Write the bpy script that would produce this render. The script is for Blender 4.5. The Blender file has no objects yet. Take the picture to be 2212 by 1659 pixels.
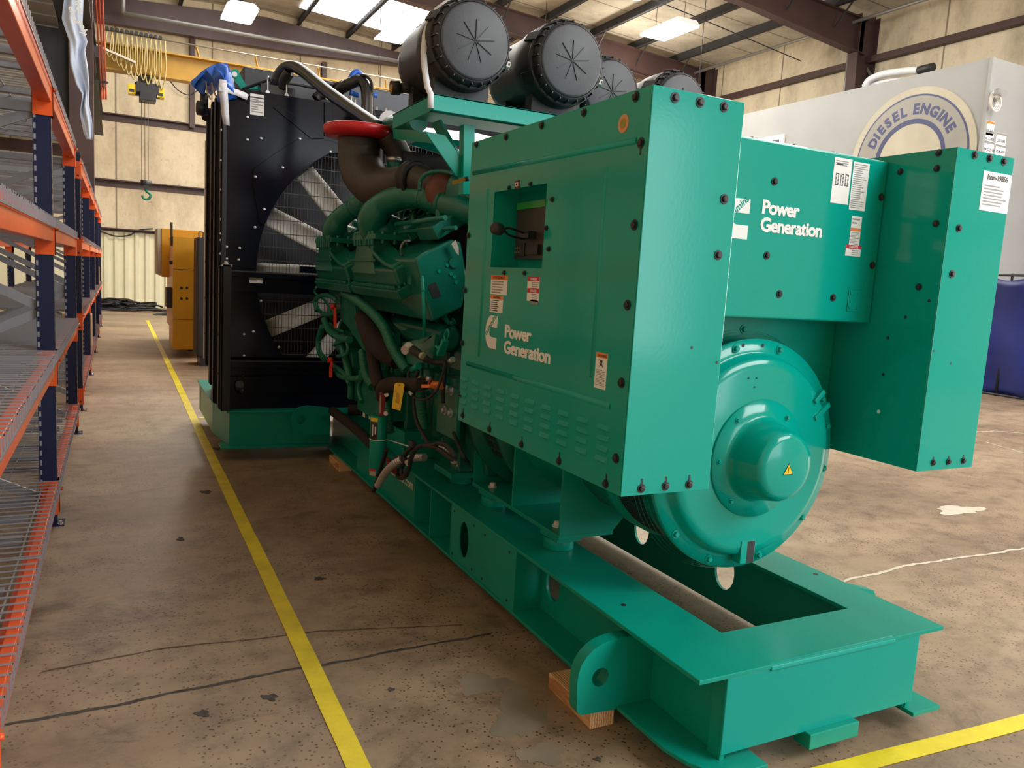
import bpy, bmesh, math, random
from mathutils import Vector, Matrix
random.seed(7)
R = math.radians
col = bpy.context.scene.collection
scn = bpy.context.scene

# ------------------------------------------------------------------ camera
YAW, PITCH, ROLL = R(26.995), R(7.465), R(3.407)
F_PX, CX, CY, CAM_H = 1690.7, 1106.0, 829.5, 1.4
fwd = Vector((math.sin(YAW) * math.cos(PITCH), math.cos(YAW) * math.cos(PITCH), -math.sin(PITCH)))
rt0 = Vector((math.cos(YAW), -math.sin(YAW), 0))
up0 = rt0.cross(fwd)
rt = rt0 * math.cos(ROLL) + up0 * math.sin(ROLL)
up = -rt0 * math.sin(ROLL) + up0 * math.cos(ROLL)
cam_d = bpy.data.cameras.new('camera')
cam = bpy.data.objects.new('camera', cam_d)
col.objects.link(cam)
m3 = Matrix((rt, up, -fwd)).transposed()
cam.matrix_world = Matrix.Translation((0, 0, CAM_H)) @ m3.to_4x4()
cam_d.sensor_fit = 'HORIZONTAL'
cam_d.sensor_width = 36.0
cam_d.lens = F_PX / 2212.0 * 36.0
cam_d.clip_start = 0.05
cam_d.clip_end = 200
scn.camera = cam

def on(px, py, ax, v):
    """point of the place at photo pixel (px, py) on the plane coordinate[ax] = v"""
    d = rt * (px - CX) - up * (py - CY) + fwd * F_PX
    o = Vector((0, 0, CAM_H))
    return o + d * ((v - o[ax]) / d[ax])
def PX(px, py, X): return on(px, py, 0, X)
def PY(px, py, Y): return on(px, py, 1, Y)
def PZ(px, py, Z): return on(px, py, 2, Z)

# ------------------------------------------------------------------ world, exposure
scn.view_settings.view_transform = 'Standard'
scn.view_settings.look = 'None'
scn.view_settings.gamma = 1
scn.view_settings.use_curve_mapping = False
scn.view_settings.exposure = 0.42
w = bpy.data.worlds.new('daylight')
scn.world = w
w.use_nodes = True
w.node_tree.nodes['Background'].inputs[0].default_value = (0.86, 0.93, 1.0, 1)
w.node_tree.nodes['Background'].inputs[1].default_value = 1.3

def area(name, loc, size, power, rot, color=(1, 1, 1), parent=None):
    l = bpy.data.lights.new(name, 'AREA')
    l.shape = 'RECTANGLE'; l.size, l.size_y = size; l.energy = power; l.color = color
    o = bpy.data.objects.new(name, l); col.objects.link(o)
    o.location = loc; o.rotation_euler = rot
    if parent: o.parent = parent
    return o
def point(name, loc, power, parent=None):
    l = bpy.data.lights.new(name, 'POINT'); l.energy = power; l.color = (1.0, 0.93, 0.80); l.shadow_soft_size = 0.3
    o = bpy.data.objects.new(name, l); col.objects.link(o); o.location = loc
    if parent: o.parent = parent
    return o
# daylight through the open dock doors in the wall behind the photographer
area('dock_door_daylight', (6.5, -8.8, 2.4), (6.0, 4.4), 240, (R(90), 0, 0), (0.93, 0.97, 1.0))
area('right_floor_fill', (15.9, 0.5, 2.4), (5.5, 4.2), 900, (R(90), 0, R(90)), (1.0, 0.97, 0.92))  # added fill lamp brightening the right floor; the right wall has no door
area('near_overhead_fill', (8.0, -4.5, 8.2), (7, 6), 1250, (R(30), 0, R(10)), (0.96, 0.98, 1.0))  # added unseen overhead fill for fronts and tops; no roof panel sits here
area('far_skylight_daylight', (5.0, 15.5, 8.0), (7, 6), 900, (0, 0, 0), (1.0, 0.96, 0.88))

# ------------------------------------------------------------------ materials
def new_mat(name):
    m = bpy.data.materials.new(name); m.use_nodes = True
    nt = m.node_tree
    return m, nt, nt.nodes['Principled BSDF']
def srgb(r, g, b):
    f = lambda c: (c / 255 / 12.92) if c / 255 <= 0.04045 else ((c / 255 + 0.055) / 1.055) ** 2.4
    return (f(r), f(g), f(b), 1)
def mat(name, c, rough=0.5, metal=0.0, spec=0.5, var=0.0, scale=6.0, bump=0.0, bscale=60.0, emit=None, estr=0, coat=0.0):
    m, nt, b = new_mat(name)
    b.inputs['Base Color'].default_value = c
    b.inputs['Roughness'].default_value = rough
    b.inputs['Metallic'].default_value = metal
    b.inputs['Specular IOR Level'].default_value = spec
    b.inputs['Coat Weight'].default_value = coat
    if var > 0:
        tc = nt.nodes.new('ShaderNodeTexCoord'); n = nt.nodes.new('ShaderNodeTexNoise')
        n.inputs['Scale'].default_value = scale; n.inputs['Detail'].default_value = 5
        nt.links.new(tc.outputs['Object'], n.inputs['Vector'])
        mr = nt.nodes.new('ShaderNodeMapRange')
        mr.inputs['From Min'].default_value = 0.3; mr.inputs['From Max'].default_value = 0.7
        mr.inputs['To Min'].default_value = 1 - var; mr.inputs['To Max'].default_value = 1 + var
        nt.links.new(n.outputs['Fac'], mr.inputs['Value'])
        mx = nt.nodes.new('ShaderNodeVectorMath'); mx.operation = 'SCALE'
        mx.inputs[0].default_value = c[:3]
        nt.links.new(mr.outputs['Result'], mx.inputs['Scale'])
        nt.links.new(mx.outputs['Vector'], b.inputs['Base Color'])
    if bump > 0:
        tc2 = nt.nodes.new('ShaderNodeTexCoord'); n2 = nt.nodes.new('ShaderNodeTexNoise')
        n2.inputs['Scale'].default_value = bscale; n2.inputs['Detail'].default_value = 3
        nt.links.new(tc2.outputs['Object'], n2.inputs['Vector'])
        bp = nt.nodes.new('ShaderNodeBump'); bp.inputs['Strength'].default_value = bump
        bp.inputs['Distance'].default_value = 0.004
        nt.links.new(n2.outputs['Fac'], bp.inputs['Height'])
        nt.links.new(bp.outputs['Normal'], b.inputs['Normal'])
    if emit:
        b.inputs['Emission Color'].default_value = emit
        b.inputs['Emission Strength'].default_value = estr
    return m

M = {}
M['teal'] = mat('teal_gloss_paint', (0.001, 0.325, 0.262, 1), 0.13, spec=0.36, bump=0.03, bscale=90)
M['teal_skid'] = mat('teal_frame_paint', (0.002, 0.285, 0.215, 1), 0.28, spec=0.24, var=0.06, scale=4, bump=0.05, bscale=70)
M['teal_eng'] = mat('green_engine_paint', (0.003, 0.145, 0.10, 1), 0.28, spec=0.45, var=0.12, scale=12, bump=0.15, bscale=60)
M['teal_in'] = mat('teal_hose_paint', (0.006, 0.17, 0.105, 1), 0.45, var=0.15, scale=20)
M['black'] = mat('black_gloss_paint', (0.003, 0.004, 0.009, 1), 0.16, spec=0.22, bump=0.04, bscale=12)
M['blackmat'] = mat('black_plastic', (0.019, 0.021, 0.026, 1), 0.48, spec=0.4, bump=0.12, bscale=120)
M['blackface'] = mat('grey_black_lid_plastic', (0.05, 0.055, 0.066, 1), 0.5, var=0.10, scale=14, bump=0.12, bscale=120)
M['pipeblack'] = mat('black_pipe_paint', (0.014, 0.015, 0.016, 1), 0.22, spec=0.55)
M['rubber'] = mat('black_rubber', (0.012, 0.012, 0.013, 1), 0.55)
M['bolt'] = mat('dark_bolt', (0.03, 0.03, 0.034, 1), 0.4, metal=0.3)
M['steel'] = mat('zinc_steel', (0.55, 0.56, 0.58, 1), 0.33, metal=0.8)
M['galv'] = mat('galvanised_wire', (0.30, 0.31, 0.34, 1), 0.45, metal=0.4)
M['galvd'] = mat('galvanised_brace', (0.26, 0.28, 0.32, 1), 0.45, metal=0.4, var=0.1)
M['alu'] = mat('cast_aluminium', (0.78, 0.76, 0.71, 1), 0.45, metal=0.1, var=0.12, scale=5)
M['core'] = mat('radiator_core', (0.010, 0.012, 0.020, 1), 0.5)
M['iron'] = mat('brown_cast_iron', (0.034, 0.028, 0.024, 1), 0.5, var=0.25, scale=8, bump=0.3, bscale=70)
M['rust'] = mat('red_brown_iron', (0.14, 0.045, 0.03, 1), 0.6, var=0.2, scale=20, bump=0.2)
M['insul'] = mat('dark_brown_insulation', (0.022, 0.016, 0.014, 1), 0.85, var=0.2, scale=30, bump=0.3, bscale=200)
M['red'] = mat('red_cap_plastic', (0.52, 0.01, 0.016, 1), 0.35, var=0.12, scale=14)
M['redtag'] = mat('red_tape', (0.65, 0.04, 0.02, 1), 0.5)
M['orange'] = mat('orange_rack_paint', (0.80, 0.105, 0.016, 1), 0.3, var=0.08, scale=8)
M['navy'] = mat('navy_rack_paint', (0.009, 0.016, 0.055, 1), 0.3, spec=0.35)
M['white'] = mat('white_label', (0.80, 0.80, 0.78, 1), 0.4)
M['tape_w'] = mat('white_cloth_tape', (0.74, 0.75, 0.80, 1), 0.55, bump=0.3, bscale=40)
M['ink'] = mat('black_ink', (0.02, 0.02, 0.022, 1), 0.5)
M['grey_ink'] = mat('grey_print', (0.28, 0.28, 0.28, 1), 0.5)
M['lab_or'] = mat('orange_label', (0.85, 0.22, 0.03, 1), 0.4)
M['lab_red'] = mat('red_label', (0.55, 0.02, 0.05, 1), 0.4)
M['maroon'] = mat('maroon_label', (0.09, 0.01, 0.012, 1), 0.4)
M['yellow'] = mat('yellow_tag_plastic', (0.86, 0.58, 0.01, 1), 0.4)
M['ytape'] = mat('yellow_floor_tape', (0.78, 0.63, 0.02, 1), 0.4, var=0.16, scale=7, bump=0.4, bscale=25)
M['cat'] = mat('golden_yellow_paint', (0.60, 0.30, 0.012, 1), 0.35, var=0.05)
M['crane'] = mat('ochre_crane_paint', (0.40, 0.22, 0.02, 1), 0.5, var=0.12, scale=3)
M['cable_y'] = mat('tan_cable', (0.42, 0.33, 0.12, 1), 0.5)
M['redbar'] = mat('orange_red_conductor', (0.62, 0.09, 0.04, 1), 0.45)
M['brownsteel'] = mat('red_oxide_steel', (0.062, 0.032, 0.030, 1), 0.55, var=0.2, scale=1.5)
M['darksteel'] = mat('dark_purlin_steel', (0.030, 0.028, 0.032, 1), 0.6, var=0.2, scale=2)
M['conduit'] = mat('grey_conduit', (0.30, 0.29, 0.27, 1), 0.4, metal=0.4)
M['blue'] = mat('blue_plastic_sheet', (0.02, 0.13, 0.62, 1), 0.42, bump=0.3, bscale=14)
M['bluebag'] = mat('pale_blue_bag', (0.50, 0.57, 0.72, 1), 0.45, var=0.25, scale=3)
M['paleblue'] = mat('pale_blue_plastic', (0.42, 0.55, 0.78, 1), 0.4)
M['office'] = mat('pale_grey_board', (0.335, 0.345, 0.355, 1), 0.6, var=0.05, scale=1.2)
M['cream'] = mat('cream_sign_board', (0.44, 0.41, 0.32, 1), 0.5, var=0.10, scale=2)
M['signgrey'] = mat('sign_grey', (0.27, 0.26, 0.235, 1), 0.45, var=0.06, scale=3)
M['signblue'] = mat('sign_blue', (0.02, 0.03, 0.13, 1), 0.45)
M['glass'] = mat('dark_window', (0.12, 0.14, 0.17, 1), 0.12)
M['card'] = mat('brown_card', (0.36, 0.22, 0.11, 1), 0.75)
M['lamp'] = mat('lamp_diffuser', (0.9, 0.9, 0.85, 1), 0.4, emit=(1.0, 0.95, 0.82, 1), estr=9)
M['skylight'] = mat('translucent_skylight', (0.9, 0.9, 0.9, 1), 0.5, emit=(0.95, 0.98, 1.0, 1), estr=2.2)
M['frosted'] = mat('clear_panel_on_steel', (0.8, 0.8, 0.82, 1), 0.3)
M['screen'] = mat('green_screen_strip', (0.02, 0.32, 0.05, 1), 0.3)
M['breaker'] = mat('breaker_housing', (0.035, 0.027, 0.027, 1), 0.4)
M['olive'] = mat('round_sticker_gold', (0.30, 0.28, 0.04, 1), 0.5)
M['copper'] = mat('copper_braid', (0.75, 0.22, 0.06, 1), 0.4, metal=0.4)
M['redvalve'] = mat('dark_red_valve', (0.28, 0.02, 0.015, 1), 0.35)

def nodes_add(nt, kind, **kw):
    n = nt.nodes.new(kind)
    for k, v in kw.items(): n.inputs[k].default_value = v
    return n
def ramp(nt, fac, stops):
    r = nt.nodes.new('ShaderNodeValToRGB'); e = r.color_ramp.elements
    while len(e) > 1: e.remove(e[-1])
    e[0].position, e[0].color = stops[0]
    for p, c in stops[1:]:
        k = e.new(p); k.color = c
    nt.links.new(fac, r.inputs['Fac']); return r
def mixc(nt, mode, fac, a, b):
    n = nt.nodes.new('ShaderNodeMix'); n.data_type = 'RGBA'; n.blend_type = mode
    for sock, v in ((n.inputs[0], fac), (n.inputs[6], a), (n.inputs[7], b)):
        if hasattr(v, 'links'): nt.links.new(v, sock)
        else: sock.default_value = v
    return n.outputs[2]
def concrete():
    m, nt, b = new_mat('stained_concrete')
    tc = nt.nodes.new('ShaderNodeTexCoord'); O = tc.outputs['Object']
    mp = nt.nodes.new('ShaderNodeMapping'); mp.inputs['Scale'].default_value = (0.55, 1.0, 1.0)
    nt.links.new(O, mp.inputs['Vector'])
    big = nodes_add(nt, 'ShaderNodeTexNoise', Scale=0.9, Detail=8.0, Roughness=0.62)
    nt.links.new(mp.outputs['Vector'], big.inputs['Vector'])
    base = ramp(nt, big.outputs['Fac'], [(0.30, srgb(116, 98, 80)), (0.48, srgb(152, 131, 107)), (0.62, srgb(168, 148, 123)), (0.78, srgb(184, 166, 142))])
    mid = nodes_add(nt, 'ShaderNodeTexNoise', Scale=6.0, Detail=8.0, Roughness=0.7)
    nt.links.new(O, mid.inputs['Vector'])
    r2 = ramp(nt, mid.outputs['Fac'], [(0.33, (0.62, 0.60, 0.58, 1)), (0.52, (1, 1, 1, 1)), (0.72, (1.12, 1.1, 1.06, 1))])
    c = mixc(nt, 'MULTIPLY', 1.0, base.outputs['Color'], r2.outputs['Color'])
    # aggregate speckles
    v = nodes_add(nt, 'ShaderNodeTexVoronoi', Scale=52.0); nt.links.new(O, v.inputs['Vector'])
    r3 = ramp(nt, v.outputs['Distance'], [(0.0, (0.25, 0.19, 0.15, 1)), (0.19, (0.42, 0.34, 0.28, 1)), (0.27, (1, 1, 1, 1))])
    msk = nodes_add(nt, 'ShaderNodeTexNoise', Scale=2.4, Detail=4.0); nt.links.new(O, msk.inputs['Vector'])
    r4 = ramp(nt, msk.outputs['Fac'], [(0.36, (0.1, 0.1, 0.1, 1)), (0.55, (1, 1, 1, 1))])
    c = mixc(nt, 'MULTIPLY', r4.outputs['Color'], c, r3.outputs['Color'])
    v2 = nodes_add(nt, 'ShaderNodeTexVoronoi', Scale=27.0); nt.links.new(O, v2.inputs['Vector'])
    r5 = ramp(nt, v2.outputs['Distance'], [(0.0, (0.9, 0.82, 0.72, 1)), (0.07, (0, 0, 0, 1))])
    r4b = ramp(nt, mid.outputs['Fac'], [(0.5, (0, 0, 0, 1)), (0.62, (0.35, 0.35, 0.35, 1))])
    c = mixc(nt, 'ADD', r4b.outputs['Color'], c, r5.outputs['Color'])
    # oil blotches
    o = nodes_add(nt, 'ShaderNodeTexNoise', Scale=1.7, Detail=9.0, Roughness=0.75, Distortion=0.6)
    nt.links.new(mp.outputs['Vector'], o.inputs['Vector'])
    r6 = ramp(nt, o.outputs['Fac'], [(0.34, (0.42, 0.38, 0.36, 1)), (0.43, (1, 1, 1, 1))])
    c = mixc(nt, 'MULTIPLY', 0.8, c, r6.outputs['Color'])
    nt.links.new(c, b.inputs['Base Color'])
    rr = nt.nodes.new('ShaderNodeMapRange'); rr.inputs['To Min'].default_value = 0.28; rr.inputs['To Max'].default_value = 0.62
    nt.links.new(mid.outputs['Fac'], rr.inputs['Value']); nt.links.new(rr.outputs['Result'], b.inputs['Roughness'])
    bp = nt.nodes.new('ShaderNodeBump'); bp.inputs['Strength'].default_value = 0.25; bp.inputs['Distance'].default_value = 0.003
    nt.links.new(mid.outputs['Fac'], bp.inputs['Height']); nt.links.new(bp.outputs['Normal'], b.inputs['Normal'])
    return m
M['floor'] = concrete()
def dirty_panel(name, c1, c2, axis, seam=1.9, strip=1.2):
    """cream insulation panels, dirty, with vertical seams every seam metres along axis"""
    m, nt, b = new_mat(name)
    tc = nt.nodes.new('ShaderNodeTexCoord'); O = tc.outputs['Object']
    mp = nt.nodes.new('ShaderNodeMapping'); mp.inputs['Scale'].default_value = (1.0, 1.0, 0.5)
    nt.links.new(O, mp.inputs['Vector'])
    n = nodes_add(nt, 'ShaderNodeTexNoise', Scale=0.7, Detail=9.0, Roughness=0.68); nt.links.new(mp.outputs['Vector'], n.inputs['Vector'])
    base = ramp(nt, n.outputs['Fac'], [(0.30, c2), (0.55, c1), (0.8, tuple(min(1, x * 1.1) for x in c1[:3]) + (1,))])
    n2 = nodes_add(nt, 'ShaderNodeTexNoise', Scale=5.0, Detail=10.0, Roughness=0.8); nt.links.new(O, n2.inputs['Vector'])
    r2 = ramp(nt, n2.outputs['Fac'], [(0.30, (0.35, 0.32, 0.3, 1)), (0.42, (0.9, 0.9, 0.9, 1)), (0.6, (1, 1, 1, 1))])
    c = mixc(nt, 'MULTIPLY', 0.6, base.outputs['Color'], r2.outputs['Color'])
    sp = nt.nodes.new('ShaderNodeSeparateXYZ'); nt.links.new(O, sp.inputs[0])
    md = nt.nodes.new('ShaderNodeMath'); md.operation = 'PINGPONG'; md.inputs[1].default_value = seam / 2
    nt.links.new(sp.outputs[axis], md.inputs[0])
    r3 = ramp(nt, md.outputs[0], [(0.0, (0.25, 0.22, 0.2, 1)), (0.018, (0.3, 0.27, 0.25, 1)), (0.026, (1, 1, 1, 1))])
    c = mixc(nt, 'MULTIPLY', 0.85, c, r3.outputs['Color'])
    nt.links.new(c, b.inputs['Base Color']); b.inputs['Roughness'].default_value = 0.6
    bp = nt.nodes.new('ShaderNodeBump'); bp.inputs['Strength'].default_value = 0.5; bp.inputs['Distance'].default_value = 0.05
    nt.links.new(n.outputs['Fac'], bp.inputs['Height']); nt.links.new(bp.outputs['Normal'], b.inputs['Normal'])
    return m
M['wallX'] = dirty_panel('dirty_cream_insulation_back', srgb(226, 208, 176), srgb(176, 158, 128), 0, 2.55)
M['wallY'] = dirty_panel('dirty_cream_insulation_side', srgb(222, 208, 182), srgb(160, 146, 122), 1, 2.4)
M['roofm'] = dirty_panel('sagging_roof_insulation', srgb(206, 196, 178), srgb(160, 150, 132), 1, 1.5)
M['ribmetal'] = mat('cream_ribbed_metal', srgb(236, 230, 200), 0.45, var=0.05, scale=2)
M['wood'] = None
def wood():
    m, nt, b = new_mat('rough_pine')
    tc = nt.nodes.new('ShaderNodeTexCoord')
    mp = nt.nodes.new('ShaderNodeMapping'); mp.inputs['Scale'].default_value = (9, 1.0, 9)
    nt.links.new(tc.outputs['Object'], mp.inputs['Vector'])
    n = nodes_add(nt, 'ShaderNodeTexWave', Scale=4.0, Distortion=6.0, Detail=3.0); n.wave_type = 'RINGS'; n.rings_direction = 'Y'
    nt.links.new(mp.outputs['Vector'], n.inputs['Vector'])
    r = ramp(nt, n.outputs['Fac'], [(0.0, srgb(172, 122, 80)), (0.5, srgb(216, 168, 118)), (1.0, srgb(232, 190, 144))])
    nt.links.new(r.outputs['Color'], b.inputs['Base Color']); b.inputs['Roughness'].default_value = 0.7
    return m
M['wood'] = wood()
M['wallL'] = dirty_panel('beige_wall_panel', srgb(196, 182, 150), srgb(170, 156, 124), 1, 3.0)
def worn_teal():
    m, nt, b = new_mat('teal_paint_scraped')
    tc = nt.nodes.new('ShaderNodeTexCoord'); O = tc.outputs['Object']
    n = nodes_add(nt, 'ShaderNodeTexNoise', Scale=9.0, Detail=8.0, Roughness=0.75); nt.links.new(O, n.inputs['Vector'])
    r = ramp(nt, n.outputs['Fac'], [(0.70, (0, 0, 0, 1)), (0.72, (1, 1, 1, 1))])
    c = mixc(nt, 'MIX', r.outputs['Color'], (0.003, 0.30, 0.25, 1), (0.45, 0.30, 0.16, 1))
    nt.links.new(c, b.inputs['Base Color']); b.inputs['Roughness'].default_value = 0.3; b.inputs['Specular IOR Level'].default_value = 0.2
    return m
M['teal_worn'] = worn_teal()

# ------------------------------------------------------------------ mesh helpers
class MB:
    def __init__(s): s.bm = bmesh.new(); s.mats = []
    def mi(s, m):
        if m not in s.mats: s.mats.append(m)
        return s.mats.index(m)
    def _add(s, vs, fs, m, smooth=False):
        v = [s.bm.verts.new(p) for p in vs]; k = s.mi(m)
        for f in fs:
            try:
                q = s.bm.faces.new([v[i] for i in f]); q.material_index = k; q.smooth = smooth
            except ValueError: pass
        return v
    def box(s, a, b, m, mtx=None):
        x0, y0, z0 = a; x1, y1, z1 = b
        P = [(x0, y0, z0), (x1, y0, z0), (x1, y1, z0), (x0, y1, z0), (x0, y0, z1), (x1, y0, z1), (x1, y1, z1), (x0, y1, z1)]
        if mtx is not None: P = [mtx @ Vector(p) for p in P]
        s._add(P, [(0, 3, 2, 1), (4, 5, 6, 7), (0, 1, 5, 4), (1, 2, 6, 5), (2, 3, 7, 6), (3, 0, 4, 7)], m); return s
    def bar(s, p0, p1, wd, ht, m, upv=(0, 0, 1)):
        p0 = Vector(p0); p1 = Vector(p1); d = p1 - p0; L = d.length; d.normalize()
        u = Vector(upv)
        if abs(d.dot(u)) > 0.98: u = Vector((0, 1, 0))
        sd = d.cross(u).normalized(); u = sd.cross(d)
        mt = Matrix((sd, d, u)).transposed().to_4x4(); mt.translation = p0
        return s.box((-wd / 2, 0, -ht / 2), (wd / 2, L, ht / 2), m, mt)
    def prism(s, poly, plane, a, b, m, smooth=False):
        """poly: 2D points; plane 'x': (y,z) swept a..b along x; 'y': (x,z); 'z': (x,y)"""
        f = {'x': lambda p, t: (t, p[0], p[1]), 'y': lambda p, t: (p[0], t, p[1]), 'z': lambda p, t: (p[0], p[1], t)}[plane]
        n = len(poly); P = [f(p, a) for p in poly] + [f(p, b) for p in poly]
        F = [tuple(range(n)), tuple(range(2 * n - 1, n - 1, -1))] + [(i, i + n, (i + 1) % n + n, (i + 1) % n) for i in range(n)]
        s._add(P, F, m, smooth); return s
    def prism3(s, pts, vec, m):
        vec = Vector(vec); n = len(pts); P = [Vector(p) for p in pts] + [Vector(p) + vec for p in pts]
        F = [tuple(range(n)), tuple(range(2 * n - 1, n - 1, -1))] + [(i, i + n, (i + 1) % n + n, (i + 1) % n) for i in range(n)]
        s._add(P, F, m); return s
    def lathe(s, o, ax, prof, m, seg=32, smooth=True, caps=True):
        """prof: list of (dist along ax, radius)"""
        o = Vector(o); ax = Vector(ax).normalized()
        t = Vector((0, 0, 1)) if abs(ax.z) < 0.9 else Vector((1, 0, 0))
        u = ax.cross(t).normalized(); v = ax.cross(u)
        k = s.mi(m); rings = []
        for d, r in prof:
            rings.append([s.bm.verts.new(o + ax * d + (u * math.cos(2 * math.pi * i / seg) + v * math.sin(2 * math.pi * i / seg)) * max(r, 1e-5)) for i in range(seg)])
        for j in range(len(rings) - 1):
            A, B = rings[j], rings[j + 1]
            for i in range(seg):
                q = s.bm.faces.new((A[i], A[(i + 1) % seg], B[(i + 1) % seg], B[i])); q.smooth = smooth; q.material_index = k
        if caps:
            for rg in (rings[0], rings[-1]):
                q = s.bm.faces.new(rg); q.material_index = k
        return s
    def cyl(s, p0, p1, r, m, seg=16, r1=None):
        p0 = Vector(p0); p1 = Vector(p1); L = (p1 - p0).length
        return s.lathe(p0, p1 - p0, [(0, r), (L, r if r1 is None else r1)], m, seg)
    def hexbolt(s, p, n, r, h, m, washer=True):
        p = Vector(p); n = Vector(n).normalized()
        if washer: s.lathe(p, n, [(0, r * 1.5), (h * 0.25, r * 1.5)], m, 14, False)
        s.lathe(p, n, [(0, r), (h * 0.85, r), (h, r * 0.75)], m, 6, False); return s
    def tube(s, pts, r, m, seg=12, sub=8, rad=None, smooth=True, ribs=None, closed=False):
        """smooth tube through points; rad: per-point radii; ribs=(pitch, depth)"""
        P = [Vector(p) for p in pts]; n = len(P)
        rs = rad or [r] * n; path = []
        if n == 2:
            k_ = max(2, sub)
            path = [(P[0].lerp(P[1], i / k_), rs[0] + (rs[1] - rs[0]) * i / k_) for i in range(k_ + 1)]
        else:
            for i in range(n - 1):
                a = P[i - 1] if i > 0 else P[0] * 2 - P[1]; b, c = P[i], P[i + 1]
                d = P[i + 2] if i + 2 < n else P[-1] * 2 - P[-2]
                for k in range(sub):
                    t = k / sub
                    q = 0.5 * ((2 * b) + (c - a) * t + (2 * a - 5 * b + 4 * c - d) * t * t + (3 * b - a - 3 * c + d) * t ** 3)
                    path.append((q, rs[i] + (rs[i + 1] - rs[i]) * t))
            path.append((P[-1], rs[-1]))
        if ribs:
            L = [0]
            for i in range(1, len(path)): L.append(L[-1] + (path[i][0] - path[i - 1][0]).length)
            tot = L[-1]; np_ = int(tot / ribs[0] * 4); out = []; j = 0
            for i in range(np_ + 1):
                d = tot * i / np_
                while j < len(L) - 2 and L[j + 1] < d: j += 1
                f = (d - L[j]) / max(L[j + 1] - L[j], 1e-6)
                out.append((path[j][0].lerp(path[j + 1][0], f), path[j][1] + (path[j + 1][1] - path[j][1]) * f + (ribs[1] if (i // 2) % 2 else 0)))
            path = out
        k = s.mi(m); rings = []; u = None
        for i, (q, rr) in enumerate(path):
            t = (path[min(i + 1, len(path) - 1)][0] - path[max(i - 1, 0)][0])
            if t.length < 1e-7: t = Vector((0, 0, 1))
            t.normalize()
            if u is None:
                u = t.cross(Vector((0.13, 0.2, 1))).normalized()
            else:
                u = (u - t * u.dot(t))
                if u.length < 1e-5: u = t.cross(Vector((0.3, 1, 0.1)))
                u.normalize()
            v = t.cross(u)
            rings.append([s.bm.verts.new(q + (u * math.cos(2 * math.pi * a / seg) + v * math.sin(2 * math.pi * a / seg)) * rr) for a in range(seg)])
        for A, B in zip(rings, rings[1:]):
            for a in range(seg):
                q = s.bm.faces.new((A[a], A[(a + 1) % seg], B[(a + 1) % seg], B[a])); q.smooth = smooth; q.material_index = k
        for rg in (rings[0], rings[-1]):
            q = s.bm.faces.new(rg); q.material_index = k
        return s
    def grid(s, fn, nu, nv, m, thick=0.0, smooth=True):
        k = s.mi(m)
        V = [[s.bm.verts.new(fn(i / nu, j / nv)) for j in range(nv + 1)] for i in range(nu + 1)]
        for i in range(nu):
            for j in range(nv):
                q = s.bm.faces.new((V[i][j], V[i + 1][j], V[i + 1][j + 1], V[i][j + 1])); q.smooth = smooth; q.material_index = k
        return s
    def build(s, name, parent=None, bevel=0, solid=0, seg=2):
        bmesh.ops.recalc_face_normals(s.bm, faces=s.bm.faces)
        me = bpy.data.meshes.new(name); s.bm.to_mesh(me); s.bm.free()
        for m in s.mats: me.materials.append(m)
        o = bpy.data.objects.new(name, me); col.objects.link(o)
        if parent: o.parent = parent
        if solid:
            md = o.modifiers.new('solid', 'SOLIDIFY'); md.thickness = solid; md.offset = 0
        if bevel:
            md = o.modifiers.new('bevel', 'BEVEL'); md.width = bevel; md.segments = seg; md.limit_method = 'ANGLE'; md.angle_limit = R(40)
        return o

def thing(name, label, cat, group=None):
    o = bpy.data.objects.new(name, None); col.objects.link(o); o.empty_display_size = 0.2
    o['label'] = label; o['category'] = cat
    if group: o['group'] = group
    return o
def tag(o, label, cat, group=None):
    o['label'] = label; o['category'] = cat
    if group: o['group'] = group
    return o
def struct(o): o['kind'] = 'structure'; return o
def base(o, p):
    """moves an Empty to p while its already world-placed parts stay where they are"""
    o.location = p
    for c in o.children:
        c.location = c.location - Vector(p)
    return o

def text(name, body, origin, right, upv, size, m, parent, bold=0.0, align='LEFT', ext=0.0008, spacing=1.0, xs=1.0, shear=0.0):
    cu = bpy.data.curves.new(name, 'FONT'); cu.body = body; cu.size = size; cu.extrude = ext
    cu.offset = bold; cu.align_x = align; cu.space_character = spacing; cu.resolution_u = 3; cu.shear = shear
    tmp = bpy.data.objects.new(name + '_tmp', cu); col.objects.link(tmp)
    dg = bpy.context.evaluated_depsgraph_get()
    me = bpy.data.meshes.new_from_object(tmp.evaluated_get(dg))
    bpy.data.objects.remove(tmp)
    r_ = Vector(right).normalized(); u_ = Vector(upv).normalized(); n_ = r_.cross(u_)
    mt = Matrix((r_ * xs, u_, n_)).transposed().to_4x4(); mt.translation = Vector(origin)
    me.transform(mt); me.materials.clear(); me.materials.append(m)
    o = bpy.data.objects.new(name, me); col.objects.link(o)
    if parent: o.parent = parent
    return o

class Plane:
    """a flat face of the place with its own u (right) and v (up) axes"""
    def __init__(s, axis, val, udir, ndir):
        s.ax = axis; s.val = val; s.u = Vector(udir); s.n = Vector(ndir); s.v = Vector((0, 0, 1))
    def p(s, u, v, h=0.0):
        b = s.u * u + s.v * v; b[s.ax] = s.val; return b + s.n * h
    def px(s, x, y):
        q = on(x, y, s.ax, s.val); return q.dot(s.u), q.z
    def rect(s, mb, u0, v0, u1, v1, m, h0=0.0, h1=0.0012):
        P = [s.p(u0, v0, h0), s.p(u1, v0, h0), s.p(u1, v1, h0), s.p(u0, v1, h0)]
        mb.prism3(P, s.n * (h1 - h0), m)
    def poly(s, mb, pts, m, h0=0.0, h1=0.0012):
        mb.prism3([s.p(a, b, h0) for a, b in pts], s.n * (h1 - h0), m)

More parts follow.
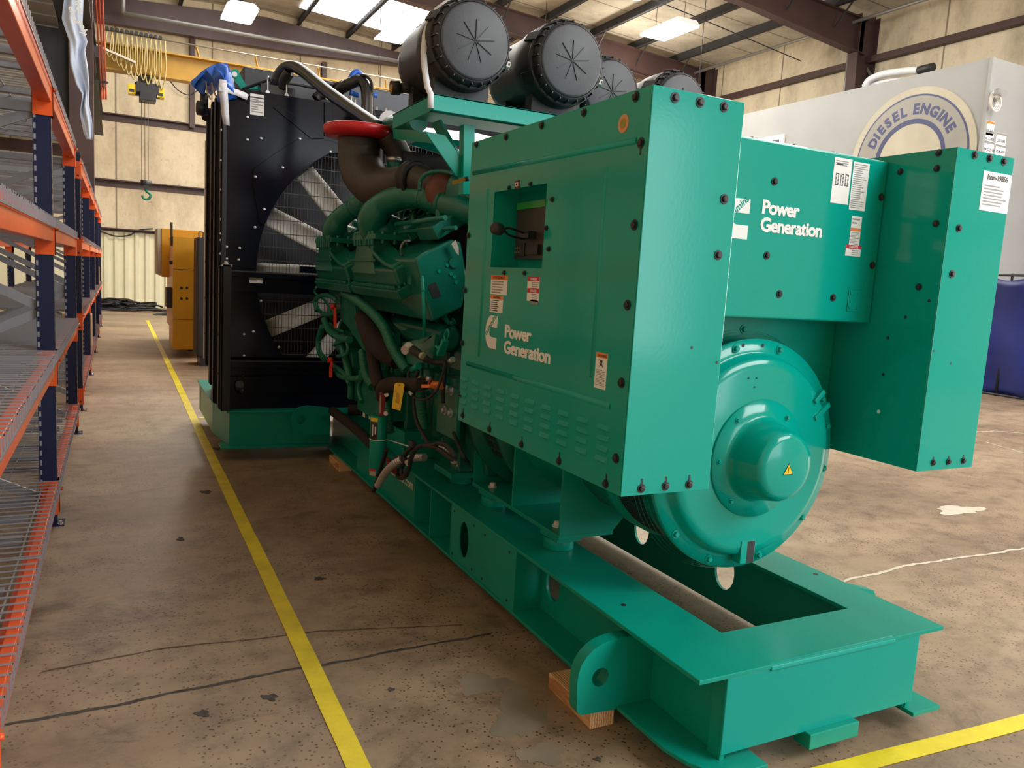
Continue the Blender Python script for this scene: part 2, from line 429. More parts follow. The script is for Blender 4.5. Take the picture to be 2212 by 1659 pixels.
def label(pl, parent, name, u0, v0, u1, v1, bands=(), lines=0, lx=(0.08, 0.92), ly=(0.1, 0.9), lab=None, head=None, seed=1, base_m=None, lm=None):
    """paper label with coloured bands (v fractions, material) and rows of fine print"""
    rnd = random.Random(seed); mb = MB()
    pl.rect(mb, u0, v0, u1, v1, base_m or M['white'])
    W, Hh = u1 - u0, v1 - v0
    for a, b, m in bands: pl.rect(mb, u0, v0 + Hh * a, u1, v0 + Hh * b, m, 0.0012, 0.0016)
    for i in range(lines):
        y = ly[0] + (ly[1] - ly[0]) * (i + 0.5) / lines; hh = (ly[1] - ly[0]) / lines * 0.22
        e = lx[0] + (lx[1] - lx[0]) * rnd.uniform(0.55, 1.0)
        pl.rect(mb, u0 + W * lx[0], v0 + Hh * (y - hh), u0 + W * e, v0 + Hh * (y + hh), lm or M['grey_ink'], 0.0012, 0.0015)
    o = mb.build(name, parent)
    if lab: o['label'] = lab
    if head:
        t, (a, b), sz, m = head
        text('lettering', t, pl.p(u0 + W * a, v0 + Hh * b, 0.0017), pl.u, pl.v, sz, m, o, bold=sz * 0.02, ext=0.0002)
    return o

# ================================================================== SETTING
XW, YB, XL = 16.25, 25.7, -3.6
mb = MB(); mb.box((XL - 0.2, -9.2, -0.25), (XW + 0.2, YB + 0.2, 0.0), M['floor']); struct(mb.build('floor'))
def roofz(x): return 8.15 + 0.065 * min(XW - x, x + 0.5 + 4) if x > 3 else 8.15 + 0.065 * min(XW - x, 8.5)
# back wall: insulation above, ribbed metal door zone below
mb = MB()
mb.box((XL - 0.2, YB, 2.18), (XW + 0.2, YB + 0.2, 9.6), M['wallX'])
mb.box((XL - 0.2, YB + 0.08, 0), (XW + 0.2, YB + 0.2, 2.18), M['ribmetal'])
x = -0.9
while x < 4.0:
    mb.prism([(x, YB + 0.081), (x + 0.04, YB), (x + 0.12, YB), (x + 0.16, YB + 0.081)], 'z', 0, 2.14, M['ribmetal'])
    x += 0.27
struct(mb.build('wall_back'))
mb = MB(); mb.box((XW, -9.2, 0), (XW + 0.2, YB, 9.6), M['wallY']); struct(mb.build('wall_right'))
mb = MB(); mb.box((XL - 0.2, -9.2, 0), (XL, YB, 9.6), M['wallL']); struct(mb.build('wall_left'))
mb = MB()
for a, b in (((XL - 0.2, -9.2, 0), (3.0, -9.0, 9.6)), ((10.5, -9.2, 0), (XW + 0.2, -9.0, 9.6)), ((3.0, -9.2, 5.2), (10.5, -9.0, 9.6))):
    mb.box(a, b, M['wallX'])
struct(mb.build('wall_front'))
# roof with sagging insulation bays, ridge at x = 4
mb = MB(); XR = 4.0; ZR = 8.22 + 0.065 * (XW - XR)
def rz(x): return 8.22 + 0.065 * (XW - max(x, XR)) - 0.065 * max(0, XR - x)
sk = [(9.2, 11.6, 13.6, 17.2), (4.8, 8.2, 20.6, 24.6), (0.4, 3.6, 21.0, 24.8), (9.2, 11.6, 2.0, 6.0), (1.0, 3.6, 8.0, 12.0)]
ys = [-9.2 + 1.5 * i for i in range(24)]
xs = [XL - 0.2, -1.6, 0.4, 3.6, XR, 4.8, 8.2, 9.2, 11.6, 14, XW + 0.2]
k = mb.mi(M['roofm']); k2 = mb.mi(M['skylight'])
mb.prism([(XL - 0.2, rz(XL)), (XR, ZR), (XW + 0.2, rz(XW)), (XW + 0.2, rz(XW) + 0.12), (XR, ZR + 0.12), (XL - 0.2, rz(XL) + 0.12)], 'y', -9.2, YB + 0.2, M['roofm'])
o = struct(mb.build('ceiling'))
mb = MB()
for i, (a, b, c, d) in enumerate(sk):
    mb = MB()
    for j in range(int((d - c) / 0.3)):
        y0 = c + j * 0.3
        P = [(a, y0, rz(a) - 0.03), (b, y0, rz(b) - 0.03), (b, y0 + 0.15, rz(b) - 0.06), (a, y0 + 0.15, rz(a) - 0.06)]
        Q = [(a, y0 + 0.15, rz(a) - 0.06), (b, y0 + 0.15, rz(b) - 0.06), (b, y0 + 0.3, rz(b) - 0.03), (a, y0 + 0.3, rz(a) - 0.03)]
        for S in (P, Q): mb._add(S, [(0, 1, 2, 3)], M['skylight'])
    struct(mb.build('window_%d' % (i + 1), solid=0.01))

tn = [0]
def trim(mb, **kw):
    tn[0] += 1
    return struct(mb.build('trim_%d' % tn[0], **kw))
def ibeam(mb, p0, p1, h, wd, m, tf=0.03, tw=0.02, upv=(0, 0, 1)):
    p0 = Vector(p0); p1 = Vector(p1); u = Vector(upv)
    mb.bar(p0, p1, tw, h - 2 * tf, m, upv)
    mb.bar(p0 + u * (h / 2 - tf / 2), p1 + u * (h / 2 - tf / 2), wd, tf, m, upv)
    mb.bar(p0 - u * (h / 2 - tf / 2), p1 - u * (h / 2 - tf / 2), wd, tf, m, upv)
# portal frames: tapered rafters and columns
for fy in (19.6, 13.9, 8.2, 2.5):
    mb = MB()
    zt = lambda x: rz(x) - 0.24
    for seg_ in ((XR, XW - 0.35),):
        a, b = seg_
        mb.prism([(a, zt(a)), (b, zt(b)), (b, zt(b) - 0.78), (12.4, zt(12.4) - 0.62), (a, zt(a) - 0.5)], 'y', fy - 0.012, fy + 0.012, M['brownsteel'])
        mb.bar((a, fy, zt(a)), (b, fy, zt(b)), 0.24, 0.03, M['brownsteel'])
        mb.bar((a, fy, zt(a) - 0.5), (12.4, fy, zt(12.4) - 0.62), 0.24, 0.03, M['brownsteel'])
        mb.bar((12.4, fy, zt(12.4) - 0.62), (b, fy, zt(b) - 0.78), 0.24, 0.03, M['brownsteel'])
    if fy > 14:
        a, b = -0.9, XR
        mb.prism([(a, zt(a)), (b, zt(b)), (b, zt(b) - 0.5), (a, zt(a) - 0.7)], 'y', fy - 0.012, fy + 0.012, M['brownsteel'])
        mb.bar((a, fy, zt(a) - 0.7), (b, fy, zt(b) - 0.5), 0.24, 0.03, M['brownsteel'])
    trim(mb)
    mb = MB()
    mb.prism([(XW - 0.3, 0), (XW, 0), (XW, rz(XW)), (XW - 0.62, rz(XW) - 0.2), (XW - 0.62, 7.0)], 'y', fy - 0.012, fy + 0.012, M['brownsteel'])
    mb.box((XW - 0.02, fy - 0.14, 0), (XW, fy + 0.14, 8.1), M['brownsteel'])
    mb.bar((XW - 0.3, fy, 0), (XW - 0.62, fy, 7.1), 0.26, 0.03, M['brownsteel'], (1, 0, 0))
    mb.bar((XW - 0.62, fy, 7.1), (XW - 0.62, fy, 8.1), 0.26, 0.03, M['brownsteel'], (1, 0, 0))
    trim(mb)
# end rafter and wall girts
mb = MB()
mb.prism([(-1.0, 7.74), (5.0, 7.86), (9, 8.1), (XW, 7.6), (XW, 8.2), (9, rz(9) - 0.3), (XR, ZR - 0.3), (-1.0, rz(-1) - 0.3)], 'y', YB - 0.42, YB - 0.38, M['brownsteel'])
mb.bar((-1, YB - 0.4, 7.74), (5, YB - 0.4, 7.86), 0.24, 0.03, M['brownsteel'])
mb.bar((5, YB - 0.4, 7.86), (9, YB - 0.4, 8.1), 0.24, 0.03, M['brownsteel'])
trim(mb)
for z, h in ((5.32, 0.20), (3.5, 0.20), (2.2, 0.08)):
    mb = MB()
    x1 = XW if z > 3 else 1.3
    mb.box((-0.9, YB - 0.03, z - h / 2), (x1, YB, z + h / 2), M['brownsteel'])
    mb.box((-0.9, YB - 0.2, z + h / 2 - 0.03), (x1, YB, z + h / 2), M['brownsteel'])
    trim(mb)
for x in (2.0, 5.8, 9.6):
    mb = MB(); ibeam(mb, (x, YB - 0.12, 5.3 if x < 3 else 0), (x, YB - 0.12, 7.8), 0.2, 0.14, M['brownsteel'], 0.02, 0.015, (0, 1, 0)); trim(mb)
# girts of the right wall
for z in (7.08, 5.0, 3.0):
    mb = MB()
    mb.box((XW - 0.22, -8, z), (XW, YB, z + 0.025), M['brownsteel']); mb.box((XW - 0.23, -8, z - 0.02), (XW - 0.21, YB, z + 0.12), M['brownsteel'])
    trim(mb)
mb = MB(); mb.cyl((XW - 0.75, 2, 7.9), (XW - 0.75, YB - 0.6, 7.9), 0.04, M['conduit'], 10); trim(mb)
for p0, p1 in (((XW - 0.1, 12.9, 5.6), (XW - 0.1, 14.6, 7.9)), ((XW - 0.5, 14.15, 5), (XW - 0.5, 14.15, 8.1))):
    mb = MB(); mb.cyl(p0, p1, 0.035, M['conduit'], 8); trim(mb)
# purlins along the building
for x in (0.2, 1.7, 3.2, 5.0, 6.5, 8.0, 9.0, 10.4, 11.9, 13.3, 14.8):
    mb = MB(); z = rz(x)
    mb.box((x - 0.01, -9, z - 0.24), (x + 0.01, YB, z), M['darksteel'])
    mb.box((x - 0.09, -9, z - 0.24), (x + 0.01, YB, z - 0.22), M['darksteel'])
    for y in (7.6, 8.8, 13.3, 14.5, 19.0, 20.2):
        mb.bar((x, y, z - 0.2), (x, y + (0.5 if y in (7.6, 13.3, 19.0) else -0.5), z - 0.7), 0.03, 0.03, M['darksteel'])
    trim(mb)
# long pipes below the roof
for p0, p1, r in (((0.2, 24.6, 7.9), (9.0, 24.6, 8.0), 0.055), ((0.2, 24.6, 7.9), (0.2, 24.6, 8.4), 0.055)):
    mb = MB(); mb.cyl(p0, p1, r, M['conduit'], 10); trim(mb)
mb = MB()
for x, y in ((6.2, 21), (12.4, 15.5), (13.6, 17), (9.5, 18)): mb.cyl((x, y, rz(x)), (x, y, 6.6), 0.008, M['darksteel'], 5)
trim(mb)
mb = MB(); mb.tube([(9, 14.5, 7.62), (12, 15, 7.55), (15.9, 15.8, 7.5)], 0.012, M['darksteel'], 6); trim(mb)

# lean-to bay at the left: column, knee, rafter underside and decking
mb = MB()
cy = 14.0
A = lambda x, y: PY(x, y, cy)
mb.box((-0.62, cy - 0.15, 0), (-0.30, cy + 0.15, 8.2), M['brownsteel'])
trim(mb)
mb = MB()
mb.prism([(-0.62, 2.95), (-0.86, 3.2), (-1.25, 5.2), (-1.25, 8.3), (-0.62, 8.3)], 'y', cy + 0.0, cy + 0.05, M['darksteel'])
mb.bar((-0.86, cy, 3.2), (-1.25, cy, 5.2), 0.3, 0.03, M['brownsteel'], (1, 0, 0))
trim(mb)
mb = MB()
for i in range(26):   # deck planks of the low side bay
    y = 10.5 + i * 0.58
    z = 4.75 - 0.012 * (y - 10.5)
    mb.box((XL, y, z), (-0.75, y + 0.52, z + 0.05), M['conduit'])
for x in (-3.2, -2.2, -1.2): mb.box((x - 0.03, 10, 4.6), (x + 0.03, YB, 4.74), M['darksteel'])
trim(mb)
mb = MB(); mb.box((XL, YB - 0.3, 4.1), (-0.8, YB, 4.4), M['brownsteel']); trim(mb)
mb = MB()      # dark crane runway girder along the column line
ibeam(mb, (-0.42, 9.5, 5.0), (-0.42, YB - 0.3, 5.0), 0.5, 0.22, M['darksteel'])
trim(mb)

# floor joint, cracks and patches (their own colour, a millimetre of filler)
def ragged(name, pts, wdt, m, z=0.0015, seed=1, lab=None):
    rnd = random.Random(seed); mb = MB(); P = []
    for (a, b) in zip(pts, pts[1:]):
        a = Vector(a); b = Vector(b); n = max(2, int((b - a).length / 0.035))
        for i in range(n): P.append(a.lerp(b, i / n))
    P.append(Vector(pts[-1])); L, Rr = [], []
    off = 0
    for i, p in enumerate(P):
        d = (P[min(i + 1, len(P) - 1)] - P[max(i - 1, 0)]).normalized(); s = Vector((-d.y, d.x, 0))
        off = off * 0.85 + rnd.uniform(-1, 1) * wdt * 0.36
        L.append(p + s * (off + wdt / 2 * rnd.uniform(0.55, 1.3))); Rr.append(p + s * (off - wdt / 2 * rnd.uniform(0.55, 1.3)))
    k = mb.mi(m)
    vl = [mb.bm.verts.new((q.x, q.y, z)) for q in L]; vr = [mb.bm.verts.new((q.x, q.y, z)) for q in Rr]
    for i in range(len(P) - 1):
        mb.bm.faces.new((vl[i], vl[i + 1], vr[i + 1], vr[i])).material_index = k
    return trim(mb)
M['crack_d'] = mat('dark_crack', (0.062, 0.055, 0.05, 1), 0.7, var=0.5, scale=30)
M['crack_b'] = mat('brown_crack', (0.13, 0.085, 0.055, 1), 0.8, var=0.3, scale=10)
M['filler'] = mat('cream_filler', (0.62, 0.57, 0.46, 1), 0.5, var=0.12, scale=9)
M['patch'] = mat('pale_patch', (0.25, 0.205, 0.15, 1), 0.42, var=0.25, scale=4)
Z0 = lambda x, y: PZ(x, y, 0.0)
ragged('joint', [Z0(5, 1567), Z0(160, 1538), Z0(420, 1488), Z0(700, 1438), Z0(900, 1399), Z0(1060, 1369)], 0.015, M['crack_d'], seed=3)
ragged('crack', [Z0(90, 1452), Z0(200, 1430), Z0(330, 1405), Z0(480, 1388), Z0(700, 1363), Z0(1000, 1350)], 0.008, M['crack_b'], seed=5)
ragged('joint', [Z0(1815, 1258), Z0(1900, 1235), Z0(2000, 1217), Z0(2100, 1200), Z0(2230, 1183)], 0.022, M['filler'], seed=8)
ragged('joint', [Z0(1940, 1160), Z0(2040, 935), Z0(2130, 955), Z0(2230, 985)][1:], 0.02, M['filler'], seed=9)
ragged('joint', [Z0(2080, 935), Z0(2150, 932), Z0(2230, 938)], 0.03, M['filler'], seed=10)
def blotch(cx, cy_, rx, ry, m, seed, z=0.0018):
    rnd = random.Random(seed); mb = MB(); c = Z0(cx, cy_); n = 40; pts = []
    for i in range(n):
        a = 2 * math.pi * i / n; r = 0.85 + 0.16 * math.sin(3 * a + seed) + 0.1 * math.sin(5 * a + 2 * seed) + rnd.uniform(-0.12, 0.12)
        q = Z0(cx + rx * r * math.cos(a), cy_ + ry * r * math.sin(a)); pts.append((q.x, q.y))
    mb._add([(a, b, z) for a, b in pts], [tuple(range(n))], m); return trim(mb)
blotch(2070, 1102, 56, 11, M['filler'], 2)
blotch(583, 1507, 20, 8, M['crack_d'], 4); blotch(437, 1542, 18, 8, M['crack_d'], 5); blotch(390, 1165, 9, 5, M['crack_d'], 6)
blotch(1120, 1545, 62, 66, M['patch'], 7, 0.001); blotch(1040, 1478, 66, 26, M['patch'], 8, 0.0012); blotch(1170, 1630, 60, 26, M['patch'], 11, 0.0014)
for i, (a, b, c, d) in enumerate([(690, 1250, 14, 4), (845, 1490, 9, 5), (470, 970, 12, 3), (445, 1063, 14, 4), (1290, 1640, 10, 5), (1580, 1620, 9, 4)]):
    blotch(a, b, c, d, M['crack_d'], 20 + i)

# yellow floor tape
def tape(pts, wd, lab, z=0.003):
    mb = MB(); P = [Vector(p) for p in pts]; k = mb.mi(M['ytape']); vs = []
    rnd = random.Random(4); Q = []
    for a, b in zip(P, P[1:]):
        n = max(1, int((b - a).length / 0.12))
        Q += [a.lerp(b, i / n) for i in range(n)]
    Q.append(P[-1])
    for i, p in enumerate(Q):
        d = (Q[min(i + 1, len(Q) - 1)] - Q[max(i - 1, 0)]).normalized(); s = Vector((-d.y, d.x, 0))
        e = rnd.uniform(-0.0012, 0.0012); h = z + rnd.uniform(0, 0.0006)
        vs.append([mb.bm.verts.new(tuple((p + s * (wd / 2 * t + e))[:2]) + (zz,)) for t, zz in ((-1, z * 0.5), (-1, h), (1, h), (1, z * 0.5))])
    for A_, B_ in zip(vs, vs[1:]):
        for j in range(3): mb.bm.faces.new((A_[j], B_[j], B_[j + 1], A_[j + 1])).material_index = k
    return tag(mb.build('floor_tape'), lab, 'floor tape')
q0, q1 = Z0(773, 1659), Z0(318, 692)
dv = (q1 - q0); 
tape([q0 - dv * 0.06, Z0(630, 1350), Z0(513, 1105), Z0(436, 943), Z0(380, 820), q1], 0.066, 'long strip of yellow tape on the floor between the racks and the green generator')
q0, q1 = Z0(1828, 1659), Z0(2212, 1560)
tape([q0 - (q1 - q0) * 0.3, q0, q1, q1 + (q1 - q0) * 0.4], 0.066, 'bright yellow tape strip on the floor in front of the green skid')
tape([Z0(428, 903), Z0(447, 903)], 0.05, 'short stub of yellow tape running from the long strip to the green skid corner')

# right side office box with the half round sign
XO, YO, ZO = 13.0, 8.68, 5.55
mb = MB(); mb.box((XO, YO, 0), (XW - 0.65, 19.0, ZO), M['office'])
mb.box((XO - 0.03, YO - 0.03, 0), (XO + 0.03, YO + 0.03, ZO), M['office'])
mb.box((XO - 0.01, YO, 3.05), (XO, 19.0, 3.09), M['darksteel'])
ofc = struct(mb.build('wall_office'))
mb = MB()    # office window seen over the generator
a, b = PX(1612, 300, XO), PX(1697, 290, XO); 
mb.box((XO - 0.05, b.y, 3.2), (XO, a.y + 0.4, b.z), M['white']); mb.box((XO - 0.06, b.y + 0.12, 3.2), (XO - 0.01, a.y + 0.3, b.z - 0.1), M['glass'])
struct(mb.build('window_9'))
po = Plane(0, XO, (0, -1, 0), (-1, 0, 0))
def arc_pts(c, r, a0, a1, n=48): return [(c[0] + r * math.cos(a0 + (a1 - a0) * i / n), c[1] + r * math.sin(a0 + (a1 - a0) * i / n)) for i in range(n + 1)]
sign = thing('half_round_sign', 'large round cream wall sign reading DIESEL ENGINE on the grey office wall', 'sign')
sc_u, sc_v = -10.02, 4.03; SR = 1.28
mb = MB(); po.poly(mb, arc_pts((sc_u, sc_v), SR, 0, 2 * math.pi, 72)[:-1], M['cream'], 0, 0.03); mb.build('backing_disc', sign)
T0, T1 = R(-1), R(181)
def ring(mb, r0, r1, m, h0, h1, t0=T0, t1=T1, n=48):
    a_ = arc_pts((sc_u, sc_v), r1, t0, t1, n); b_ = arc_pts((sc_u, sc_v), r0, t0, t1, n)
    for i in range(n): po.poly(mb, [b_[i], a_[i], a_[i + 1], b_[i + 1]], m, h0, h1)
mb = MB(); ring(mb, 0.50 * SR, 0.90 * SR, M['signblue'], 0.03, 0.035); mb.build('blue_border', sign)
mb = MB(); ring(mb, 0.565 * SR, 0.875 * SR, M['signgrey'], 0.035, 0.039, R(4), R(176)); mb.build('grey_arch', sign)
word = 'DIESEL ENGINE'; n_ = len(word); a0_, a1_ = R(160), R(26)
wd_ = {'I': 0.48, ' ': 0.5, 'L': 0.85, 'S': 0.92, 'E': 0.92, 'N': 1.05, 'G': 1.12, 'D': 1.0}; tot = sum(wd_.get(c, 1) for c in word); acc = 0
for c in word:
    t_ = acc + wd_.get(c, 1) / 2; acc += wd_.get(c, 1)
    if c == ' ': continue
    an = a0_ + (a1_ - a0_) * t_ / tot
    r0_ = 0.635 * SR
    rv = po.u * math.cos(an) + po.v * math.sin(an); tv = po.u * math.sin(an) - po.v * math.cos(an)
    text('letter', c, po.p(sc_u, sc_v, 0.0395) + rv * r0_, tv, rv, 0.245, M['signblue'], sign, bold=0.012, align='CENTER', ext=0.002)
base(sign, (XO, 10.02, 4.03))
# licence plates and notices on the office end wall
pp = Plane(1, YO, (1, 0, 0), (0, -1, 0))
i = 0
for (x0, y0, x1, y1, t) in ((2127, 264, 2149, 290, '575 257'), (2123, 285, 2148, 307, '9K1-2808'), (2150, 290, 2175, 312, 'LS07693'), (2122, 308, 2148, 331, 'BKC-2108'), (2149, 316, 2173, 334, 'PLM-009')):
    a = pp.px(x0, y1); b = pp.px(x1, y0)
    a = (max(a[0], XO + 0.05), a[1])
    o = label(pp, None, 'licence_plate', a[0], a[1], b[0], b[1], [(0.82, 0.98, M['lab_or'] if i == 0 else M['grey_ink'])], 0, seed=i,
              head=(t, (0.08, 0.25), (b[0] - a[0]) * 0.24, M['signblue']))
    tag(o, ['pale green plate, topmost on the office end wall', 'plate reading 9K1-2808 at the wall corner', 'plate reading LS07693 in the right column', 'plate reading BKC-2108, lowest at the corner', 'plate reading PLM-009, lowest in the right column'][i], 'licence plate'); i += 1
cctv = thing('security_camera', 'small white security camera with coiled cable on the office end wall', 'security camera')
mb = MB(); a = PY(2150, 210, YO - 0.05); mb.box(a - Vector((0.06, 0.02, 0.06)), a + Vector((0.06, 0.05, 0.06)), M['conduit']); mb.build('mount', cctv)
mb = MB(); mb.bar(a, PY(2165, 203, YO - 0.3), 0.05, 0.05, M['white']); mb.cyl(PY(2155, 198, YO - 0.2), PY(2170, 202, YO - 0.45), 0.055, M['office'], 12); mb.build('camera_body', cctv)
mb = MB()
for k in range(4):
    c_ = PY(2146, 216, YO - 0.1); mb.tube([c_ + Vector((0.10 * math.cos(t) * (1 + 0.1 * k), -0.02 * k, 0.13 * math.sin(t) - 0.02 * k)) for t in [j * math.pi / 4 for j in range(9)]], 0.009, M['white'], 6, 3)
mb.build('coiled_cable', cctv); base(cctv, (13.2, YO, 4.9))
mb = MB(); P_ = [PX(x, y, 13.6) for x, y in ((1868, 188), (1880, 172), (1910, 160), (1960, 153), (1985, 152))]
mb.tube(P_, 0.07, M['tape_w'], 8); mb.tube([p + Vector((0.1, 0.2, -0.12)) for p in P_], 0.06, M['tape_w'], 8); mb.cyl(P_[-1], P_[-1] + Vector((0, -0.3, 0)), 0.08, M['ink'], 8)
tag(mb.build('coiled_hose'), 'white hose lying in a loop on top of the grey office box', 'hose')
# blue tarpaulin screen
mb = MB()
def f(u, v):
    y = 10.4 - 5.2 * u; zt_ = 1.93 - 0.05 * math.sin(u * 22) ** 2
    return Vector((12.86 + 0.03 * math.sin(u * 40 + 3 * v) + 0.02 * math.sin(v * 9 + u * 15), y, 0.04 + (zt_ - 0.04) * v))
M['tarp'] = mat('navy_blue_tarpaulin', (0.006, 0.018, 0.15, 1), 0.4, bump=0.6, bscale=4, var=0.3, scale=1.5)
scr = thing('tarpaulin_screen', 'dark blue tarpaulin screen hung on a rail beside the office', 'screen')
mb.grid(f, 60, 16, M['tarp']); mb.build('tarpaulin', scr, solid=0.006)
mb = MB(); mb.cyl((12.86, 10.4, 1.97), (12.86, 5.2, 1.97), 0.02, M['ink'], 8); mb.build('top_rail', scr)
mb = MB(); mb.cyl((12.86, 10.4, 0.03), (12.86, 5.2, 0.03), 0.02, M['ink'], 8); mb.build('bottom_rail', scr)
for y in (10.35, 7.8, 5.25):
    mb = MB(); mb.cyl((12.9, y, 0), (12.9, y, 2.0), 0.02, M['ink'], 8); mb.build('post', scr)
base(scr, (12.86, 7.8, 0))

# lamps
def lamp(x, y, z, lab, lit=True, power=150, grp=None):
    t = thing('ceiling_lamp', lab, 'lamp', grp)
    mb = MB(); mb.prism([(x - 0.34, z), (x - 0.24, z + 0.09), (x + 0.24, z + 0.09), (x + 0.34, z)], 'y', y - 0.62, y + 0.62, M['frosted']); mb.build('housing', t)
    mb = MB(); mb.box((x - 0.33, y - 0.6, z - 0.03), (x + 0.33, y + 0.6, z - 0.002), M['lamp']); mb.build('diffuser', t)
    mb = MB()
    for s in (-0.5, 0.5): mb.cyl((x, y + s, z + 0.09), (x, y + s, rz(x)), 0.006, M['darksteel'], 5)
    mb.build('hanger', t)
    point('lamp_light', (x, y, z - 0.25), power, t)
    return base(t, (x, y, z))
lamp(2.5, 19.5, 7.0, 'left most hanging ceiling lamp above the radiator', power=170)
lamp(5.9, 18.7, 7.0, 'ceiling lamp just left of the black air cleaners', power=170)
lamp(10.75, 14.6, 7.0, 'ceiling lamp under the skylight at the right', power=170)
for (x, y) in ((5.0, 9.5), (6.5, 3.0), (9.5, 10.5), (12.5, 18.5), (9.0, 0.0), (12.5, 6.0)):
    point('bay_lamp_light', (x, y, 6.8 if x > 0 else 4.2), 150 if x > 0 else 40)

# ================================================================== PALLET RACKS
LEV = [0.228, 0.905, 1.565, 2.235]      # top of each beam level
XF, XB = -0.322, -1.32
FR_A = [2.2, 4.6, 7.0]; FR_B = [8.05, 10.52, 13.0, 15.48, 17.96]
def post_mb(x, y, h, face):
    mb = MB(); w_ = 0.078; d_ = 0.068; t = 0.004
    mb.prism([(x - w_ / 2, y - d_ / 2), (x + w_ / 2, y - d_ / 2), (x + w_ / 2, y + d_ / 2), (x + w_ / 2 - t, y + d_ / 2), (x + w_ / 2 - t, y - d_ / 2 + t),
              (x + 0.012, y - d_ / 2 + t + 0.006), (x - 0.012, y - d_ / 2 + t + 0.006), (x - w_ / 2 + t, y - d_ / 2 + t), (x - w_ / 2 + t, y + d_ / 2), (x - w_ / 2, y + d_ / 2)], 'z', 0.004, h, M['navy'])
    z = 0.12
    while z < h - 0.05:   # teardrop slots down the front edge
        mb.box((x - w_ / 2 + 0.004, y - d_ / 2 - 0.0008, z), (x - w_ / 2 + 0.013, y - d_ / 2, z + 0.026), M['galv'])
        mb.box((x + face * w_ / 2, y - 0.012, z), (x + face * (w_ / 2 + 0.0008), y + 0.0, z + 0.026), M['ink'])
        z += 0.0508
    return mb
def make_rack(frames, lab, nm):
    t = thing('pallet_rack', lab, 'rack')
    for fy in frames:
        for x in (XF, XB):
            p = post_mb(x, fy, 2.29, 1 if x == XF else -1).build('post', t)
            m_ = MB(); m_.box((x - 0.05, fy - 0.06, 0), (x + 0.07, fy + 0.06, 0.006), M['navy']); m_.hexbolt((x + 0.052, fy - 0.04, 0.006), (0, 0, 1), 0.009, 0.02, M['steel']); m_.build('foot_plate', p)
        zz = [0.12, 0.55, 1.0, 1.05, 1.5, 1.95]
        for a, b in ((0.12, 0.62), (0.62, 1.12), (1.12, 1.62), (1.62, 2.1)):
            m_ = MB(); s = 1 if int(a * 2) % 2 == 0 else -1
            m_.bar((XF, fy + 0.012, a if s > 0 else b), (XB, fy + 0.012, b if s > 0 else a), 0.02, 0.045, M['galvd']); m_.build('brace', t)
        m_ = MB(); m_.bar((XF, fy, 2.1), (XB, fy, 2.1), 0.03, 0.045, M['galvd']); m_.build('brace', t)
    for a, b in zip(frames, frames[1:]):
        for z in LEV:
            for x, s in ((XF, 1), (XB, -1)):
                m_ = MB(); xo = x + s * 0.012
                m_.prism([(xo - s * 0.03, z - 0.105), (xo + s * 0.03, z - 0.105), (xo + s * 0.03, z), (xo - s * 0.005, z), (xo - s * 0.005, z - 0.035), (xo - s * 0.03, z - 0.035)], 'y', a + 0.042, b - 0.042, M['orange'])
                bm_ = m_.build('beam', t, bevel=0.003)
                for y in (a, b):
                    m_ = MB(); sy = 1 if y == a else -1
                    m_.box((xo - 0.05, y + sy * 0.036, z - 0.17), (xo + 0.035, y + sy * 0.042, z + 0.01), M['orange'])
                    m_.box((x + s * 0.040, y - 0.036, z - 0.17), (x + s * 0.046, y + 0.04, z + 0.01), M['orange'])
                    m_.box((x - 0.040, y - 0.0395, z - 0.17), (x + 0.044, y - 0.0355, z - 0.02), M['orange'])
                    m_.lathe((x - 0.012, y - 0.041, z - 0.125), (0, 1, 0), [(0, 0.009), (0.0016, 0.009)], M['ink'], 12)
                    m_.lathe((x + 0.022, y - 0.041, z - 0.142), (0, 1, 0), [(0, 0.009), (0.0016, 0.009)], M['ink'], 12)
                    m_.cyl((x + s * 0.044, y - 0.01, z - 0.04), (x + s * 0.062, y - 0.01, z - 0.04), 0.009, M['orange'], 8)
                    m_.build('beam_bracket', bm_)
    return base(t, (XF, frames[0], 0))
make_rack(FR_A, 'nearest orange and navy pallet rack, at the left edge of the picture', 'a')
make_rack(FR_B, 'farther orange and navy pallet rack, standing behind the nearest one', 'b')
def deck_mesh(L):
    mb = MB(); W = XF - XB; r = 0.0025
    n = int(L / 0.063)
    for i in range(n + 1):
        y = 0.01 + (L - 0.02) * i / n
        mb.bar((-W - 0.03, y, 0.006), (0.052, y, 0.006), r * 2, r * 2, M['galv'])
        mb.bar((0.052, y, 0.009), (0.052, y, -0.04), r * 2, r * 2, M['galv'], (0, 1, 0))
    for x in [0.052] + [-0.02 - W * k / 6 for k in range(7)]:
        mb.bar((x, 0, 0.0 if x < 0.05 else -0.04), (x, L, 0.0 if x < 0.05 else -0.04), r * 2, r * 2, M['galv'])
    for y in (L * 0.25, L * 0.5, L * 0.75):
        mb.box((-W - 0.02, y - 0.02, -0.03), (-0.035, y + 0.02, -0.0), M['galvd'])
    return mb
names = ['lowest', 'second', 'third', 'top']
d0 = {}
